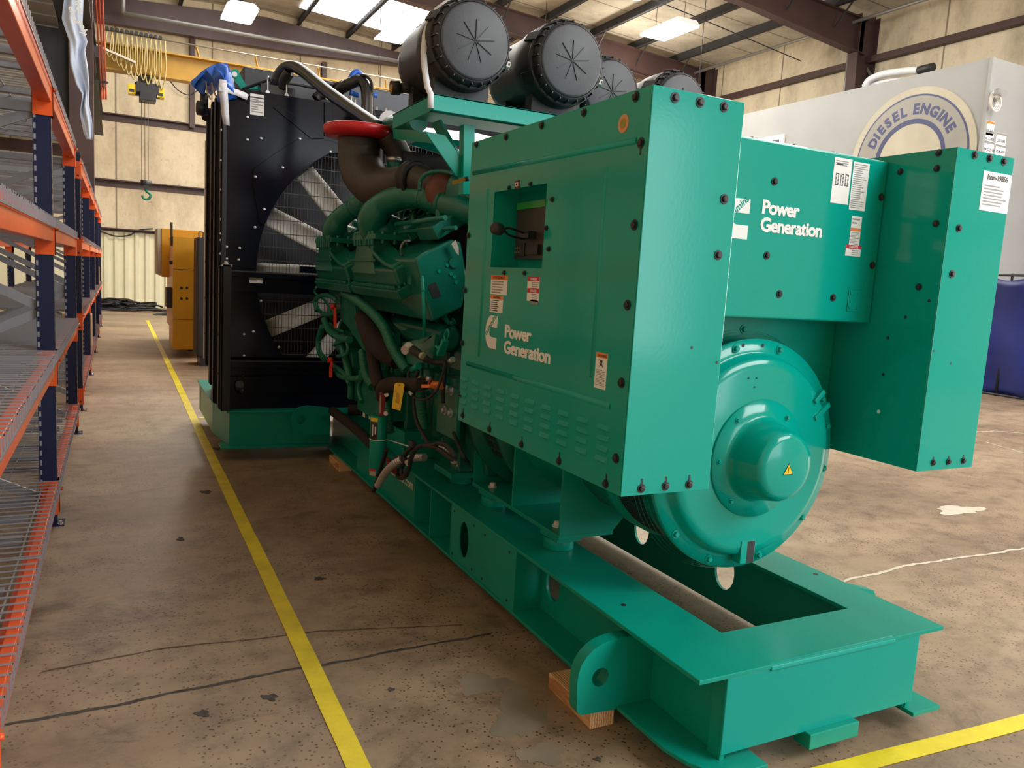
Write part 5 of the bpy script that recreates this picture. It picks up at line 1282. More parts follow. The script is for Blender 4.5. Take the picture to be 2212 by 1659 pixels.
tp([((473, 188), (473, 197), RY - 0.172), ((495, 188), (493, 201), RY - 0.12), ((515, 194), (512, 207), RY - 0.06), ((530, 200), (528, 214), RY - 0.04), ((537, 205), (533, 216), RY - 0.03)], 0, wrap)
mb = MB(); mb.tube([PY(x, y, RY + 0.1) for x, y in ((446, 176), (448, 200), (455, 215))], 0.006, M['cream'], 6); mb.tube([PY(x, y, RY) for x, y in ((458, 178), (462, 198), (469, 212))], 0.006, M['cream'], 6); mb.build('tie_cord', wrap)
base(wrap, (0.66, 6.0, 2.5))
mb = MB(); q = PY(443, 235, 6.1); mb.lathe(q, (-1, 0, 0), [(0, 0.05), (0.05, 0.05), (0.06, 0.03)], M['bolt'], 16); mb.tube([PY(441, 205, 6.2), PY(441, 235, 6.15), PY(446, 255, 6.1)], 0.03, M['ink'], 8); mb.build('filler_fitting', rad)

# ---- air cleaners on their tray
def air_cleaner(cx, cy, cz, r=0.146):
    a_ = bpy.data.objects.new('air_cleaner', None); col.objects.link(a_); a_.parent = gs
    k = r / 0.146
    mb = MB(); mb.lathe((cx, cy, cz), AX, [(0.05, 0.158 * k), (0.052, 0.170 * k), (0.075, 0.172 * k), (0.10, 0.178 * k), (0.20, 0.178 * k), (0.205, 0.168 * k), (0.46, 0.165 * k), (0.52, 0.150 * k), (0.56, 0.11 * k), (0.60, 0.08 * k), (0.66, 0.078 * k)], M['blackmat'], 48)
    body = mb.build('housing', a_, bevel=0.002)
    mb = MB(); mb.lathe((cx, cy, cz), AX, [(0.0, 0.001), (0.0, 0.138 * k), (0.004, 0.146 * k), (0.014, 0.148 * k)], M['blackface'], 48, True, False)
    for i in range(9):     # moulded star ribs
        t = R(10 + 40 * i); d = Vector((math.cos(t), 0, math.sin(t)))
        mb.bar(Vector((cx, cy - 0.001, cz)), Vector((cx, cy - 0.001, cz)) + d * 0.082 * k, 0.0022, 0.006, M['ink'], (0, 1, 0))
    mb.build('lid_face', a_)
    mb = MB(); mb.lathe((cx, cy, cz), AX, [(0.006, 0.149 * k), (0.008, 0.156 * k), (0.03, 0.163 * k), (0.05, 0.164 * k)], M['blackmat'], 48, True, False)
    for i in range(24):
        t = 2 * math.pi * i / 24; d = Vector((math.cos(t), 0, math.sin(t)))
        mb.bar(Vector((cx, cy + 0.008, cz)) + d * 0.158 * k, Vector((cx, cy + 0.05, cz)) + d * 0.164 * k, 0.004, 0.014, M['blackmat'], d)
    mb.lathe((cx, cy, cz), AX, [(0.050, 0.17 * k), (0.052, 0.176 * k), (0.064, 0.176 * k), (0.066, 0.17 * k)], M['blackmat'], 48, True, False)
    mb.build('lid_rim', a_)
    for t in (150, 205, 95, 30):
        d = Vector((math.cos(R(t)), 0, math.sin(R(t)))); mb = MB(); mb.bar(Vector((cx, cy + 0.045, cz)) + d * 0.172 * k, Vector((cx, cy + 0.12, cz)) + d * 0.186 * k, 0.045, 0.010, M['blackmat'], d); mb.build('latch', a_, bevel=0.003)
    d = Vector((math.cos(R(-22)), 0, math.sin(R(-22)))); mb = MB(); mb.bar(Vector((cx, cy + 0.005, cz)) + d * 0.164 * k, Vector((cx, cy + 0.03, cz)) + d * 0.176 * k, 0.022, 0.012, M['white'], d)
    mb.bar(Vector((cx, cy + 0.003, cz)) + d * 0.165 * k, Vector((cx, cy + 0.006, cz)) + d * 0.170 * k, 0.008, 0.006, M['ink'], d); mb.build('white_clip', a_)
    mb = MB(); mb.box((cx - 0.12 * k, cy + 0.12, 2.123), (cx + 0.12 * k, cy + 0.18, cz - 0.12 * k), M['blackmat']); mb.build('mounting_foot', a_)
    mb = MB(); mb.box((cx - 0.12 * k, cy + 0.38, 2.123), (cx + 0.12 * k, cy + 0.44, cz - 0.12 * k), M['blackmat']); mb.build('mounting_foot', a_)
    return a_
ac1 = air_cleaner(1.276, 3.0, 2.335)
ac2 = air_cleaner(1.723, 3.0, 2.337)
ac3 = air_cleaner(2.145, 3.33, 2.336)
ac4 = air_cleaner(2.559, 3.32, 2.336)
mb = MB(); q = PY(862, 190, 3.45); mb.cyl(q + Vector((0.06, -0.02, 0.005)), q, 0.022, M['blackmat'], 14); mb.cyl(q, q + Vector((-0.035, 0.0, -0.005)), 0.03, M['blackmat'], 14); mb.lathe(q + Vector((-0.036, 0, -0.005)), (-1, 0, 0), [(0, 0.022), (0.001, 0.022)], M['crane'], 14); mb.build('outlet_cap', ac1)
mb = MB(); tx0, tx1 = 1.126, 2.77
mb.box((tx0, 3.05, 2.113), (tx1, 3.57, 2.121), TS); mb.box((tx0, 3.05, 2.055), (tx1, 3.056, 2.121), TE); mb.box((tx0, 3.05, 2.055), (tx0 + 0.006, 3.56, 2.121), TS)
mb.box((tx0, 3.05, 2.055), (tx1, 3.09, 2.06), TE); tray = mb.build('air_cleaner_tray', gs, bevel=0.002)
def poly_y(pts, Y, th, m, nm, par, **k):
    mb = MB(); q = [PY(x, y, Y) for x, y in pts]; mb.prism([(p.x, p.z) for p in q], 'y', Y, Y + th, m); return mb.build(nm, par, bevel=k.get('bevel', 0.002))
poly_y([(917, 283), (962, 292), (1000, 345), (1006, 386), (985, 380)], 3.15, 0.008, TS, 'support_arm', tray)
poly_y([(1002, 268), (1026, 272), (1026, 420), (1000, 420)], 3.12, 0.05, TS, 'support_post', tray)
mb = MB(); mb.bar(PY(942, 262, 3.3) , PY(1003, 372, 3.3), 0.10, 0.01, TS, (0.6, 0, 0.8)); mb.build('support_arm', tray)
mb = MB(); mb.prism3([PX(848, 268, 1.35), PX(960, 300, 1.35), PX(955, 312, 1.35), PX(850, 300, 1.35)], (0.5, 0, 0.02), TS); mb.build('support_plate', tray)
mb = MB(); mb.bar(PY(978, 395, 2.95), PY(1004, 387, 2.95), 0.012, 0.014, M['crane']); mb.cyl(PY(1004, 387, 2.95), PY(1012, 386, 2.95), 0.009, M['bolt'], 8); mb.build('hinge_pin', cl)
# strap round the first air cleaner
stp = []
for x, y, Y in ((1010, -4, 3.10), (985, 3, 3.11), (965, 10, 3.12), (945, 24, 3.12), (928, 50, 3.12), (919, 80, 3.11), (916, 115, 3.10), (918, 150, 3.09), (924, 190, 3.06), (931, 205, 3.045), (931, 236, 3.044)): stp.append(PY(x, y, Y))
mb = MB(); k = mb.mi(M['tape_w']); vs = []
for i, p in enumerate(stp):
    d = (stp[min(i + 1, len(stp) - 1)] - stp[max(i - 1, 0)]).normalized(); wv = (fwd.cross(d)).normalized() * 0.012
    vs.append((mb.bm.verts.new(p - wv - fwd * 0.012), mb.bm.verts.new(p + wv - fwd * 0.012)))
for A_, B_ in zip(vs, vs[1:]): mb.bm.faces.new((A_[0], A_[1], B_[1], B_[0])).smooth = True
mb.build('webbing', None, solid=0.003)
o = bpy.data.objects['webbing']; o.name = 'webbing_strap'; tag(o, 'off-white webbing strap looped over the nearest left air cleaner and its green tray', 'strap')

# ---- engine
en = bpy.data.objects.new('engine', None); col.objects.link(en); en.parent = gs
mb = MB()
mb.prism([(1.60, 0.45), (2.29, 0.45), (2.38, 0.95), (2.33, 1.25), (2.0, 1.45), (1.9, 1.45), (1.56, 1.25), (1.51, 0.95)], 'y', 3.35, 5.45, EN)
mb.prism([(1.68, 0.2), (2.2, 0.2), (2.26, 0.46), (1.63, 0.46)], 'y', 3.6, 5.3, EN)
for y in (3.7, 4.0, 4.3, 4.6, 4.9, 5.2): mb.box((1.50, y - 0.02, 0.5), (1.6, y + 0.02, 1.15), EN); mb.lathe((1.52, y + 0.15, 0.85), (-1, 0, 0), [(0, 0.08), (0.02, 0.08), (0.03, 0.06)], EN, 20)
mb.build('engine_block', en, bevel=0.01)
def bank(side):
    f = (lambda x: x) if side < 0 else (lambda x: 2 * XC - x)
    b_ = bpy.data.objects.new('cylinder_bank', None); col.objects.link(b_); b_.parent = en
    Y0 = 3.50; g = [(897, 560), (912, 548), (975, 517), (996, 522), (1010, 600), (1000, 664), (934, 696), (921, 655), (908, 600)]
    P = [PY(x, y, Y0) for x, y in g]
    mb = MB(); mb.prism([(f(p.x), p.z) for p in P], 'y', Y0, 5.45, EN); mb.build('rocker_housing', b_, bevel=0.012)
    if side < 0:
        mb = MB(); q = [PY(x, y, Y0 - 0.002) for x, y in ((924, 617), (941, 609), (953, 640), (936, 645))]; mb.prism([(p.x, p.z) for p in q], 'y', Y0 - 0.003, Y0 - 0.001, M['ink']); mb.build('access_opening', b_)
        mb = MB()
        for x, y in ((966, 573), (974, 592), (981, 598), (948, 586), (983, 565), (985, 610)): mb.lathe(PY(x, y, Y0), (0, -1, 0), [(0, 0.011), (0.006, 0.009)], TS, 10)
        mb.lathe(PY(980, 567, Y0), (0, -1, 0), [(0, 0.028), (0.012, 0.026)], EN, 18); mb.build('cover_bolts', b_)
    for i in range(5):
        y = 3.62 + i * 0.38; mb = MB(); A0 = PY(905, 600, 3.5); c = Vector((f(1.33), y, 1.60)); e = Vector((f(1.55), y, 1.74))
        mb.bar(c, e, 0.25, 0.07, EN, (0, 0, 1)); mb.cyl(c.lerp(e, 0.3), c.lerp(e, 0.3) + Vector((0, 0, 0.09)), 0.02, EN, 10); mb.cyl(c.lerp(e, 0.75), c.lerp(e, 0.75) + Vector((0, 0, 0.08)), 0.02, EN, 10); mb.build('rocker_cover', b_, bevel=0.008)
    if side < 0:
        mb = MB()
        for i in range(14):
            y = 3.58 + i * 0.135; mb.hexbolt((1.485 + 0.01 * (i % 2), y, 1.19 + 0.02 * (i % 2)), (-0.8, 0, -0.5), 0.012, 0.03, EN); mb.bar((1.44, y + 0.05, 1.22), (1.56, y + 0.07, 1.06), 0.02, 0.02, EN)
        mb.build('exhaust_studs', b_)
        q0 = PY(915, 655, 3.75); mb = MB(); mb.cyl((1.47, 3.62, 1.10), (1.47, 5.2, 1.10), 0.065, EN, 20); mb.lathe((1.47, 3.62, 1.10), (0, -1, 0), [(0, 0.065), (0.01, 0.07), (0.02, 0.05)], EN, 20); mb.build('water_manifold', b_)
    return b_
bank(-1); bank(1)
# fuel lines and injector gear on the top of the near end
M['eng2'] = EN
frl = bpy.data.objects.new('fuel_rail', None); col.objects.link(frl); frl.parent = en
rnd = random.Random(9)
for i in range(9):
    y = 3.55 + 0.13 * i
    mb = MB(); a = PY(900 + 8 * i - 30, 545 - 7 * i, y + 0.25); 
    p0 = Vector((1.40 + 0.01 * i, y, 1.63 + 0.012 * i)); p1 = Vector((1.74, y + 0.05, 1.80))
    mb.tube([p0, p0 + Vector((0.02, 0.02, 0.06)), p0.lerp(p1, 0.5) + Vector((0, 0.04, 0.05)), p1], 0.011, EN, 8); mb.build('fuel_line', frl)
for i in range(5):
    y = 3.52 + 0.22 * i
    mb = MB(); p0 = Vector((1.43, y, 1.66)); mb.bar(p0, p0 + Vector((0.20, 0.05, 0.09)), 0.035, 0.032, EN); mb.cyl(p0 + Vector((0.05, 0, 0.02)), p0 + Vector((0.03, 0, 0.10)), 0.022, EN, 8); mb.cyl(p0 + Vector((0.15, 0, 0.06)), p0 + Vector((0.13, 0, 0.14)), 0.02, EN, 8); mb.build('injector_block', frl, bevel=0.004)
mb = MB(); mb.cyl(PY(856, 485, 3.9), PY(962, 470, 3.4), 0.012, EN, 10); mb.cyl(PY(862, 502, 3.9), PY(985, 492, 3.4), 0.010, EN, 10); mb.cyl((1.5, 3.4, 1.78), (1.5, 5.4, 1.78), 0.03, EN, 12); mb.build('rail_pipe', frl)
mb = MB(); mb.tube([PY(868, 551, 3.75), PY(866, 535, 3.7), PY(874, 522, 3.7), PY(884, 520, 3.6)], 0.006, M['galvd'], 8); mb.build('fuel_line', frl)
mb = MB(); q = PY(985, 535, 3.45); mb.prism3([PY(975, 527, 3.46), PY(984, 518, 3.46), PY(991, 535, 3.46), PY(991, 552, 3.46), PY(985, 545, 3.46)], (0, 0.004, 0), M['cream']); mb.build('engine_plate', en)
mb = MB(); mb.box((1.55, 3.45, 1.45), (1.75, 5.3, 1.70), M['ink']); mb.box((1.9, 3.4, 1.40), (2.0, 5.3, 1.75), M['ink']); mb.prism([(1.62, 1.5), (2.28, 1.5), (2.2, 1.8), (1.7, 1.8)], 'y', 3.3, 5.3, M['iron']); mb.build('valley_cover', en)

# aftercooler housings
def cooler(dy, sx):
    h_ = bpy.data.objects.new('aftercooler_housing', None); col.objects.link(h_); h_.parent = en
    Y0 = 3.70
    g = lambda x, y, Y=Y0: PY(x, y, Y)
    A_, B_, C_, D_ = g(862, 621), g(908, 596), g(891, 560), g(850, 582)
    A2, B2 = g(866, 643), g(929, 604)
    L = 0.80
    T = Vector((0, dy, 0))
    mb = MB(); base_in = B_ + (B_ - A_) * 0.8
    poly = [A_, B_, base_in, C_ + (base_in - B_) * 0.8, C_, D_]
    # saddle top: profile rises from the outer face D to the ridge at C
    def sec(t): # cross-section at parameter t along Y with saddle between humps
        return 0
    mb.prism([(p.x, p.z) for p in poly], 'y', Y0 + dy, Y0 + dy + L, EN)
    mb.build('housing_body', h_, bevel=0.012)
    # sloping shoulder in front of the duct
    mb = MB()
    ex = D_ + Vector((0.0, 0.0, 0.0)); k = mb.mi(EN)
    def sad(u, v):
        y = Y0 + dy + 0.02 + 0.40 * u; p = D_.lerp(C_, v); rise = 0.02 + 0.10 * (u ** 1.5) * (1 - 0.55 * math.sin(v * math.pi))
        return Vector((p.x, y, p.z + rise * u ** 0.5))
    mb.grid(sad, 12, 8, EN)
    mb.build('shoulder', h_, solid=0.02)
    mb = MB(); nrm = Vector((-(B_ - A_).z, 0, (B_ - A_).x)).normalized()
    for Q, R_, h1 in ((A_ - (B_ - A_) * 0.25, B_ + (B_ - A_) * 0.5, 0.0),):
        e0 = Q - nrm * 0.055; e1 = R_ - nrm * 0.055; e2 = R_ - nrm * 0.004; e3 = Q - nrm * 0.004
        mb.prism([(p.x, p.z) for p in (e0, e1, e2, e3)], 'y', Y0 + dy - 0.03, Y0 + dy + L + 0.02, EN)
    mb.build('flange', h_, bevel=0.006)
    mb = MB(); q_ = A_ - (B_ - A_) * 0.12 + nrm * 0.0
    for i in range(26): y = Y0 + dy + 0.02 + i * (L - 0.04) / 25; mb.hexbolt((q_.x, y, q_.z - 0.002), nrm, 0.0075, 0.016, EN, False)
    for i in range(5): q2 = A_.lerp(B_, i / 4); mb.hexbolt((q2.x, Y0 + dy - 0.015, q2.z - 0.002), nrm, 0.0075, 0.014, EN, False)
    mb.build('flange_bolts', h_)
    # duct, bolted neck and charge air pipe
    yd0, yd1 = Y0 + dy + 0.25, Y0 + dy + 0.72
    xl = D_.x + 0.0
    mb = MB(); mb.prism([(yd0 + 0.06, D_.z - 0.03), (yd1 + 0.02, D_.z - 0.03), (yd1 - 0.02, D_.z + 0.07), (yd1 - 0.05, D_.z + 0.15), (yd0 + 0.10, D_.z + 0.15), (yd0 + 0.12, D_.z + 0.07)], 'x', xl, xl + 0.26, EN)
    mb.box((xl - 0.008, yd0 + 0.05, D_.z + 0.035), (xl, yd1, D_.z + 0.05), EN)
    mb.build('air_duct', h_, bevel=0.012)
    mb = MB(); zt2 = D_.z + 0.15; mb.box((xl - 0.02, yd0 + 0.02, zt2), (xl + 0.28, yd1 - 0.02, zt2 + 0.03), EN)
    for i in range(7): y = yd0 + 0.08 + i * 0.055; mb.cyl((xl - 0.012, y, zt2 - 0.03), (xl - 0.012, y, zt2 + 0.045), 0.011, EN, 8)
    for i in range(4): mb.cyl((xl + 0.03 + i * 0.065, yd0 + 0.035, zt2 - 0.02), (xl + 0.03 + i * 0.065, yd0 + 0.035, zt2 + 0.045), 0.011, EN, 8)
    mb.build('duct_flange', h_, bevel=0.004)
    return h_, Vector((xl + 0.13, (yd0 + yd1) / 2, zt2 + 0.02))
h1, n1 = cooler(0.0, 1)
h2, n2 = cooler(0.93, 1)
print('neck1', n1, 'neck2', n2)
mb = MB(); mb.tube([n1, PY(806, 478, 4.14), PY(828, 443, 4.07), PY(868, 426, 3.95), PY(905, 424, 3.85), PY(925, 428, 3.78)], 0.07, EN, 24, 10, rad=[0.125, 0.085, 0.066, 0.062, 0.06, 0.06]); mb.build('charge_air_pipe', h1)
mb = MB(); mb.tube([PY(922, 427, 3.79), PY(965, 440, 3.62)], 0.062, EN, 24, 6, ribs=(0.035, 0.006)); mb.build('bellows_coupling', h1)
mb = MB(); mb.tube([PY(962, 439, 3.63), PY(1000, 452, 3.5), PY(1040, 465, 3.4)], 0.062, EN, 24, 6); mb.build('charge_air_pipe', h1)
mb = MB(); mb.tube([n2, PY(722, 500, 5.05), PY(733, 474, 5.0), PY(752, 458, 4.95), PY(766, 450, 4.92)], 0.06, EN, 24, 10, rad=[0.115, 0.078, 0.063, 0.06, 0.06]); mb.build('charge_air_pipe', h2)
mb = MB(); mb.tube([PY(764, 451, 4.92), PY(798, 430, 4.8)], 0.062, EN, 24, 6, ribs=(0.05, 0.009)); mb.build('bellows_coupling', h2)
mb = MB(); mb.tube([PY(796, 431, 4.8), PY(830, 438, 4.7), PY(870, 450, 4.6)], 0.055, EN, 20, 6); mb.build('charge_air_pipe', h2)

# exhaust elbow with red cap
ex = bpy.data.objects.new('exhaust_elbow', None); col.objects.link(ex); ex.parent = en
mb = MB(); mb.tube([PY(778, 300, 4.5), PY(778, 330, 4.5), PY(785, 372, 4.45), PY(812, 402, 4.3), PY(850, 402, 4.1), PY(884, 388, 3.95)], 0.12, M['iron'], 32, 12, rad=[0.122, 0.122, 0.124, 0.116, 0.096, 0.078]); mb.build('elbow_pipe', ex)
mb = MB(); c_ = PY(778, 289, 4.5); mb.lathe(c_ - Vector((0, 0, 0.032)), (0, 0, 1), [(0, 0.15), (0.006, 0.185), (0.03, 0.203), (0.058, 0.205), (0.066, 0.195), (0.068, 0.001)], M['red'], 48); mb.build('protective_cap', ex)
mb = MB(); mb.lathe(PY(817, 374, 4.3) + Vector((0, 0, 0)), (-0.35, -0.9, 0.05), [(-0.03, 0.020), (0.018, 0.020), (0.02, 0.012)], M['ink'], 16); mb.lathe(PY(817, 374, 4.3), (-0.35, -0.9, 0.05), [(0.019, 0.010), (0.024, 0.010)], M['steel'], 12); mb.build('sensor_plug', ex)
mb = MB(); a = PY(884, 388, 3.95); b = PY(902, 389, 3.87); mb.tube([a, b], 0.088, M['rubber'], 28, 4, ribs=(0.04, 0.008)); mb.build('band_clamp', ex)
mb = MB(); mb.tube([b, PY(925, 395, 3.8), PY(955, 408, 3.68)], 0.075, M['iron'], 24, 6, rad=[0.076, 0.07, 0.06]); mb.lathe(PY(927, 402, 3.74), (-0.3, -0.9, 0.1), [(-0.02, 0.02), (0.02, 0.02)], M['bolt'], 12); mb.build('turbine_inlet', ex)
tc_ = bpy.data.objects.new('turbocharger', None); col.objects.link(tc_); tc_.parent = en
cT = PY(985, 412, 3.55)
mb = MB(); mb.lathe(cT - Vector((0.02, -0.10, 0)), (-0.55, -0.8, 0), [(-0.06, 0.05), (-0.04, 0.085), (0.0, 0.095), (0.04, 0.085), (0.06, 0.05)], M['rust'], 28); mb.build('turbine_housing', tc_)
mb = MB(); mb.lathe(cT + Vector((0.06, -0.02, 0)), (-0.55, -0.8, 0), [(-0.05, 0.06), (-0.03, 0.10), (0.02, 0.112), (0.05, 0.10), (0.06, 0.04)], EN, 28); mb.build('compressor_housing', tc_)
mb = MB(); mb.tube([PY(906, 412, 3.7), PY(909, 388, 3.7), PY(928, 373, 3.65), PY(955, 370, 3.6), PY(975, 373, 3.5)], 0.010, EN, 10); mb.build('oil_line', tc_)
# second exhaust elbow of the far bank, intake pipes below the tray
mb = MB(); mb.tube([PY(836, 290, 4.4), PY(860, 330, 4.4), PY(870, 360, 4.4)], 0.07, M['iron'], 16); mb.tube([PY(852, 345, 4.35), PY(853, 362, 4.35), PY(862, 400, 4.35)], 0.045, EN, 16); mb.lathe(PY(853, 345, 4.35), (0, 0, 1), [(-0.015, 0.052), (0.01, 0.052)], M['steel'], 20); mb.build('crossover_pipe', en)
mb = MB(); mb.tube([PY(835, 280, 4.6), PY(850, 268, 4.4), PY(878, 262, 4.1), PY(905, 262, 3.9)], 0.05, EN, 16); mb.tube([PY(838, 272, 4.6), PY(842, 262, 4.5)], 0.062, M['tape_w'], 12); mb.build('intake_pipe', en)
mb = MB(); a = PY(872, 325, 4.3); b = PY(910, 365, 4.3); mb.box((a.x, 4.3, b.z), (b.x + 0.3, 4.6, a.z), M['ink']); mb.lathe(PY(894, 354, 4.29), (0, -1, 0), [(0, 0.012), (0.008, 0.01)], M['steel'], 8)
for i in range(6): mb.box((a.x + 0.02 + 0.022 * i, 4.296, b.z + 0.015), (a.x + 0.03 + 0.022 * i, 4.3, b.z + 0.035), M['bolt'])
mb.build('junction_box', en)
mb = MB(); mb.prism3([PY(882, 312, 4.2), PY(920, 298, 4.2), PY(960, 320, 4.2), PY(960, 333, 4.2)], (0.4, 0.3, 0), TE); mb.build('heat_shield', en)
mb = MB()
for i in range(8): mb.tube([Vector((1.6 + 0.06 * i, 4.9 - 0.15 * i, 1.9)), Vector((1.62 + 0.06 * i, 4.8 - 0.15 * i, 2.0 + 0.03 * (i % 3))), Vector((1.8 + 0.03 * i, 4.7 - 0.15 * i, 1.85))], 0.02, EN if i % 2 else M['ink'], 8)
mb.cyl((1.95, 3.4, 1.9), (1.95, 5.0, 1.9), 0.12, M['iron'], 20); mb.build('exhaust_manifold', en)

# front gear housing, side brackets, hoses and wiring
XH = 1.30
mb = MB()
g = [(735, 627), (762, 625), (766, 640), (768, 700), (800, 755), (797, 762), (785, 755), (750, 700), (734, 695)]
P_ = [PX(x, y, XH) for x, y in ((735, 627), (765, 627), (768, 700), (800, 757), (785, 757), (750, 705), (735, 690))]
mb.prism3(P_, (0.08, 0, 0), EN); mb.build('hose_bracket', en, bevel=0.004)
pc_ = [PX(x, y, XH + 0.06) for x, y in ((765, 640), (800, 660), (850, 720), (850, 775), (800, 757), (768, 700))]
mb = MB(); mb.prism3(pc_, (0.04, 0, 0), EN); mb.build('hose_bracket', en)
pipe('corrugated_hose', [PX(745, 633, 1.30), PX(770, 648, 1.27), PX(800, 672, 1.25), PX(828, 705, 1.25), PX(845, 745, 1.26), PX(862, 775, 1.28), PX(880, 800, 1.3)], 0.024, M['teal_in'], en, ribs=(0.016, 0.004))
pipe('insulated_duct', [PX(775, 680, 1.34), PX(793, 705, 1.32), PX(810, 735, 1.32), PX(832, 758, 1.34), PX(860, 780, 1.38)], 0.055, M['insul'], en, rad=[0.03, 0.06, 0.07, 0.065, 0.05])
pipe('insulated_duct', [PX(800, 745, 1.33), PX(806, 775, 1.31), PX(812, 810, 1.30), PX(822, 838, 1.29)], 0.036, M['insul'], en, rad=[0.034, 0.036, 0.036, 0.036])
pipe('insulated_duct', [PX(826, 860, 1.27), PX(828, 840, 1.26), PX(845, 830, 1.25), PX(880, 831, 1.25), PX(912, 830, 1.25)], 0.038, M['insul'], en, rad=[0.036, 0.04, 0.038, 0.034, 0.032])
pipe('conduit_hose', [PX(783, 758, 1.34), PX(786, 785, 1.33), PX(792, 812, 1.33), PX(806, 835, 1.34)], 0.024, M['teal_in'], en, ribs=(0.016, 0.004))
pipe('conduit_hose', [PX(902, 838, 1.38), PX(908, 865, 1.38), PX(912, 900, 1.38), PX(915, 930, 1.38)], 0.026, M['teal_in'], en, ribs=(0.016, 0.004))
pipe('conduit_hose', [PX(830, 860, 1.32), PX(838, 880, 1.32), PX(840, 905, 1.32), PX(843, 935, 1.32)], 0.020, M['teal_in'], en, ribs=(0.016, 0.004))
pipe('conduit_hose', [PX(738, 735, 1.3), PX(742, 760, 1.3), PX(750, 790, 1.31), PX(758, 825, 1.32), PX(758, 860, 1.33)], 0.022, M['teal_in'], en)
for i, pts in enumerate([[(684, 672), (682, 648), (697, 638), (715, 640), (728, 650)], [(682, 655), (690, 672), (710, 680), (730, 672)], [(692, 640), (705, 652), (712, 668), (716, 690)], [(700, 690), (712, 716), (735, 730), (755, 734)],
                         [(696, 705), (688, 735), (690, 760), (700, 775)], [(712, 700), (725, 712), (745, 718)], [(722, 745), (745, 735), (752, 750), (748, 765), (730, 770)], [(725, 800), (735, 812), (760, 818), (780, 815)],
                         [(788, 800), (778, 825), (775, 845), (782, 868)], [(683, 620), (680, 632), (690, 640)], [(720, 790), (745, 808), (755, 830)]]):
    pipe('coolant_hose', [PX(x, y, 1.27 + 0.03 * (i % 3)) for x, y in pts], [0.016, 0.014, 0.010, 0.022, 0.02, 0.014, 0.012, 0.018, 0.014, 0.008, 0.016][i], M['teal_in'], en, seg=10)
mb = MB()   # front pulley and pump housings
mb.lathe((1.62, 5.45, 0.95), (0, 1, 0), [(0, 0.24), (0.03, 0.24), (0.04, 0.18), (0.14, 0.18)], EN, 32); mb.lathe((1.94, 5.45, 0.80), (0, 1, 0), [(0, 0.26), (0.12, 0.26)], EN, 32); mb.lathe((1.45, 5.2, 0.9), (0, 1, 0), [(-0.1, 0.1), (0.2, 0.1), (0.22, 0.06)], EN, 24)
mb.box((1.5, 5.3, 0.5), (2.4, 5.5, 1.4), EN); mb.lathe((XC, 5.5, FZ), AX, [(0, 0.15), (0.25, 0.15), (0.3, 0.09), (0.55, 0.09)], M['ink'], 24)
mb.lathe((1.36, 5.0, 0.80), (-1, 0, 0), [(-0.1, 0.11), (0.02, 0.11), (0.04, 0.05)], EN, 24); mb.box((1.34, 4.3, 0.55), (1.52, 4.75, 0.80), EN)
mb.build('pump_housing', en, bevel=0.006)
mb = MB()   # oil filters, sump clutter
for i in range(3): mb.cyl((1.48, 3.50 + 0.16 * i, 0.60), (1.48, 3.50 + 0.16 * i, 0.92), 0.055, EN, 18)
mb.build('oil_filter', en)
# red drain tapes and caps
for a, b, c in (((718, 662), (722, 690), (724, 708)), ((712, 778), (713, 795), (714, 815))):
    mb = MB(); A_ = PX(*a, 1.26); mb.lathe(A_, (-1, 0, 0), [(-0.02, 0.018), (0.01, 0.018)], M['redtag'], 12)
    mb.prism3([PX(a[0] + 3, a[1] + 2, 1.255), PX(a[0] + 7, a[1] + 4, 1.255), PX(b[0] + 4, b[1], 1.255), PX(c[0] + 3, c[1], 1.255), PX(c[0] - 3, c[1], 1.255), PX(b[0] - 2, b[1], 1.255)], (0.002, 0, 0), M['redtag']); mb.build('red_drain_tag', en)
# yellow hanging tag
plt = Plane(0, 1.20, (0, -1, 0), (-1, 0, 0))
mb = MB(); tg = [plt.px(*p) for p in ((853, 830), (857, 827), (869, 827), (874, 831), (865, 887), (847, 882))]; plt.poly(mb, tg, M['yellow'], 0, 0.002)
u, v = plt.px(864, 832); 
mb.lathe(plt.p(u, v, 0.002), plt.n, [(0, 0.005), (0.0006, 0.005)], M['ink'], 10)
ua, va = plt.px(856, 840); ub, vb = plt.px(866, 880)
for k in range(9): plt.rect(mb, ua + 0.006 + k * 0.0065, vb + 0.012, ua + 0.009 + k * 0.0065, va - 0.01 - 0.004 * (k % 3), M['crane'], 0.002, 0.0024)
yt = mb.build('yellow_warning_tag', en); yt['label'] = 'yellow hanging tag with fine print'
# starter motor bracket, connector and black cables
mb = MB(); P_ = [PX(x, y, 1.32) for x, y in ((845, 712), (885, 695), (940, 722), (932, 735), (940, 790), (905, 782), (880, 785), (868, 740))]
mb.prism3([PX(x, y, 1.30) for x, y in ((868, 740), (905, 733), (940, 722), (934, 775), (895, 790), (880, 785))], (0.02, 0, 0), EN)
mb.prism3([PX(845, 712, 1.45), PX(865, 708, 1.45), PX(938, 724, 1.30), PX(915, 742, 1.30)], (0, 0, 0.012), EN); mb.build('starter_bracket', en, bevel=0.002)
mb = MB(); q = PX(886, 753, 1.29); mb.lathe(q, (-0.75, -0.6, -0.1), [(-0.02, 0.034), (0.012, 0.034), (0.014, 0.024), (0.05, 0.022)], M['steel'], 20); mb.build('cable_connector', en)
pipe('starter_cable', [PX(893, 756, 1.25), PX(905, 765, 1.24), PX(920, 775, 1.26), PX(940, 783, 1.3), PX(965, 784, 1.34)], 0.016, M['rubber'], en, rad=[0.021, 0.02, 0.016, 0.011, 0.010])
mb = MB(); mb.tube([PX(910, 767, 1.235), PX(914, 770, 1.24)], 0.0165, M['cream'], 12); mb.tube([PX(885, 847, 1.235), PX(889, 852, 1.235)], 0.0075, M['white'], 8); mb.build('cable_label', en)
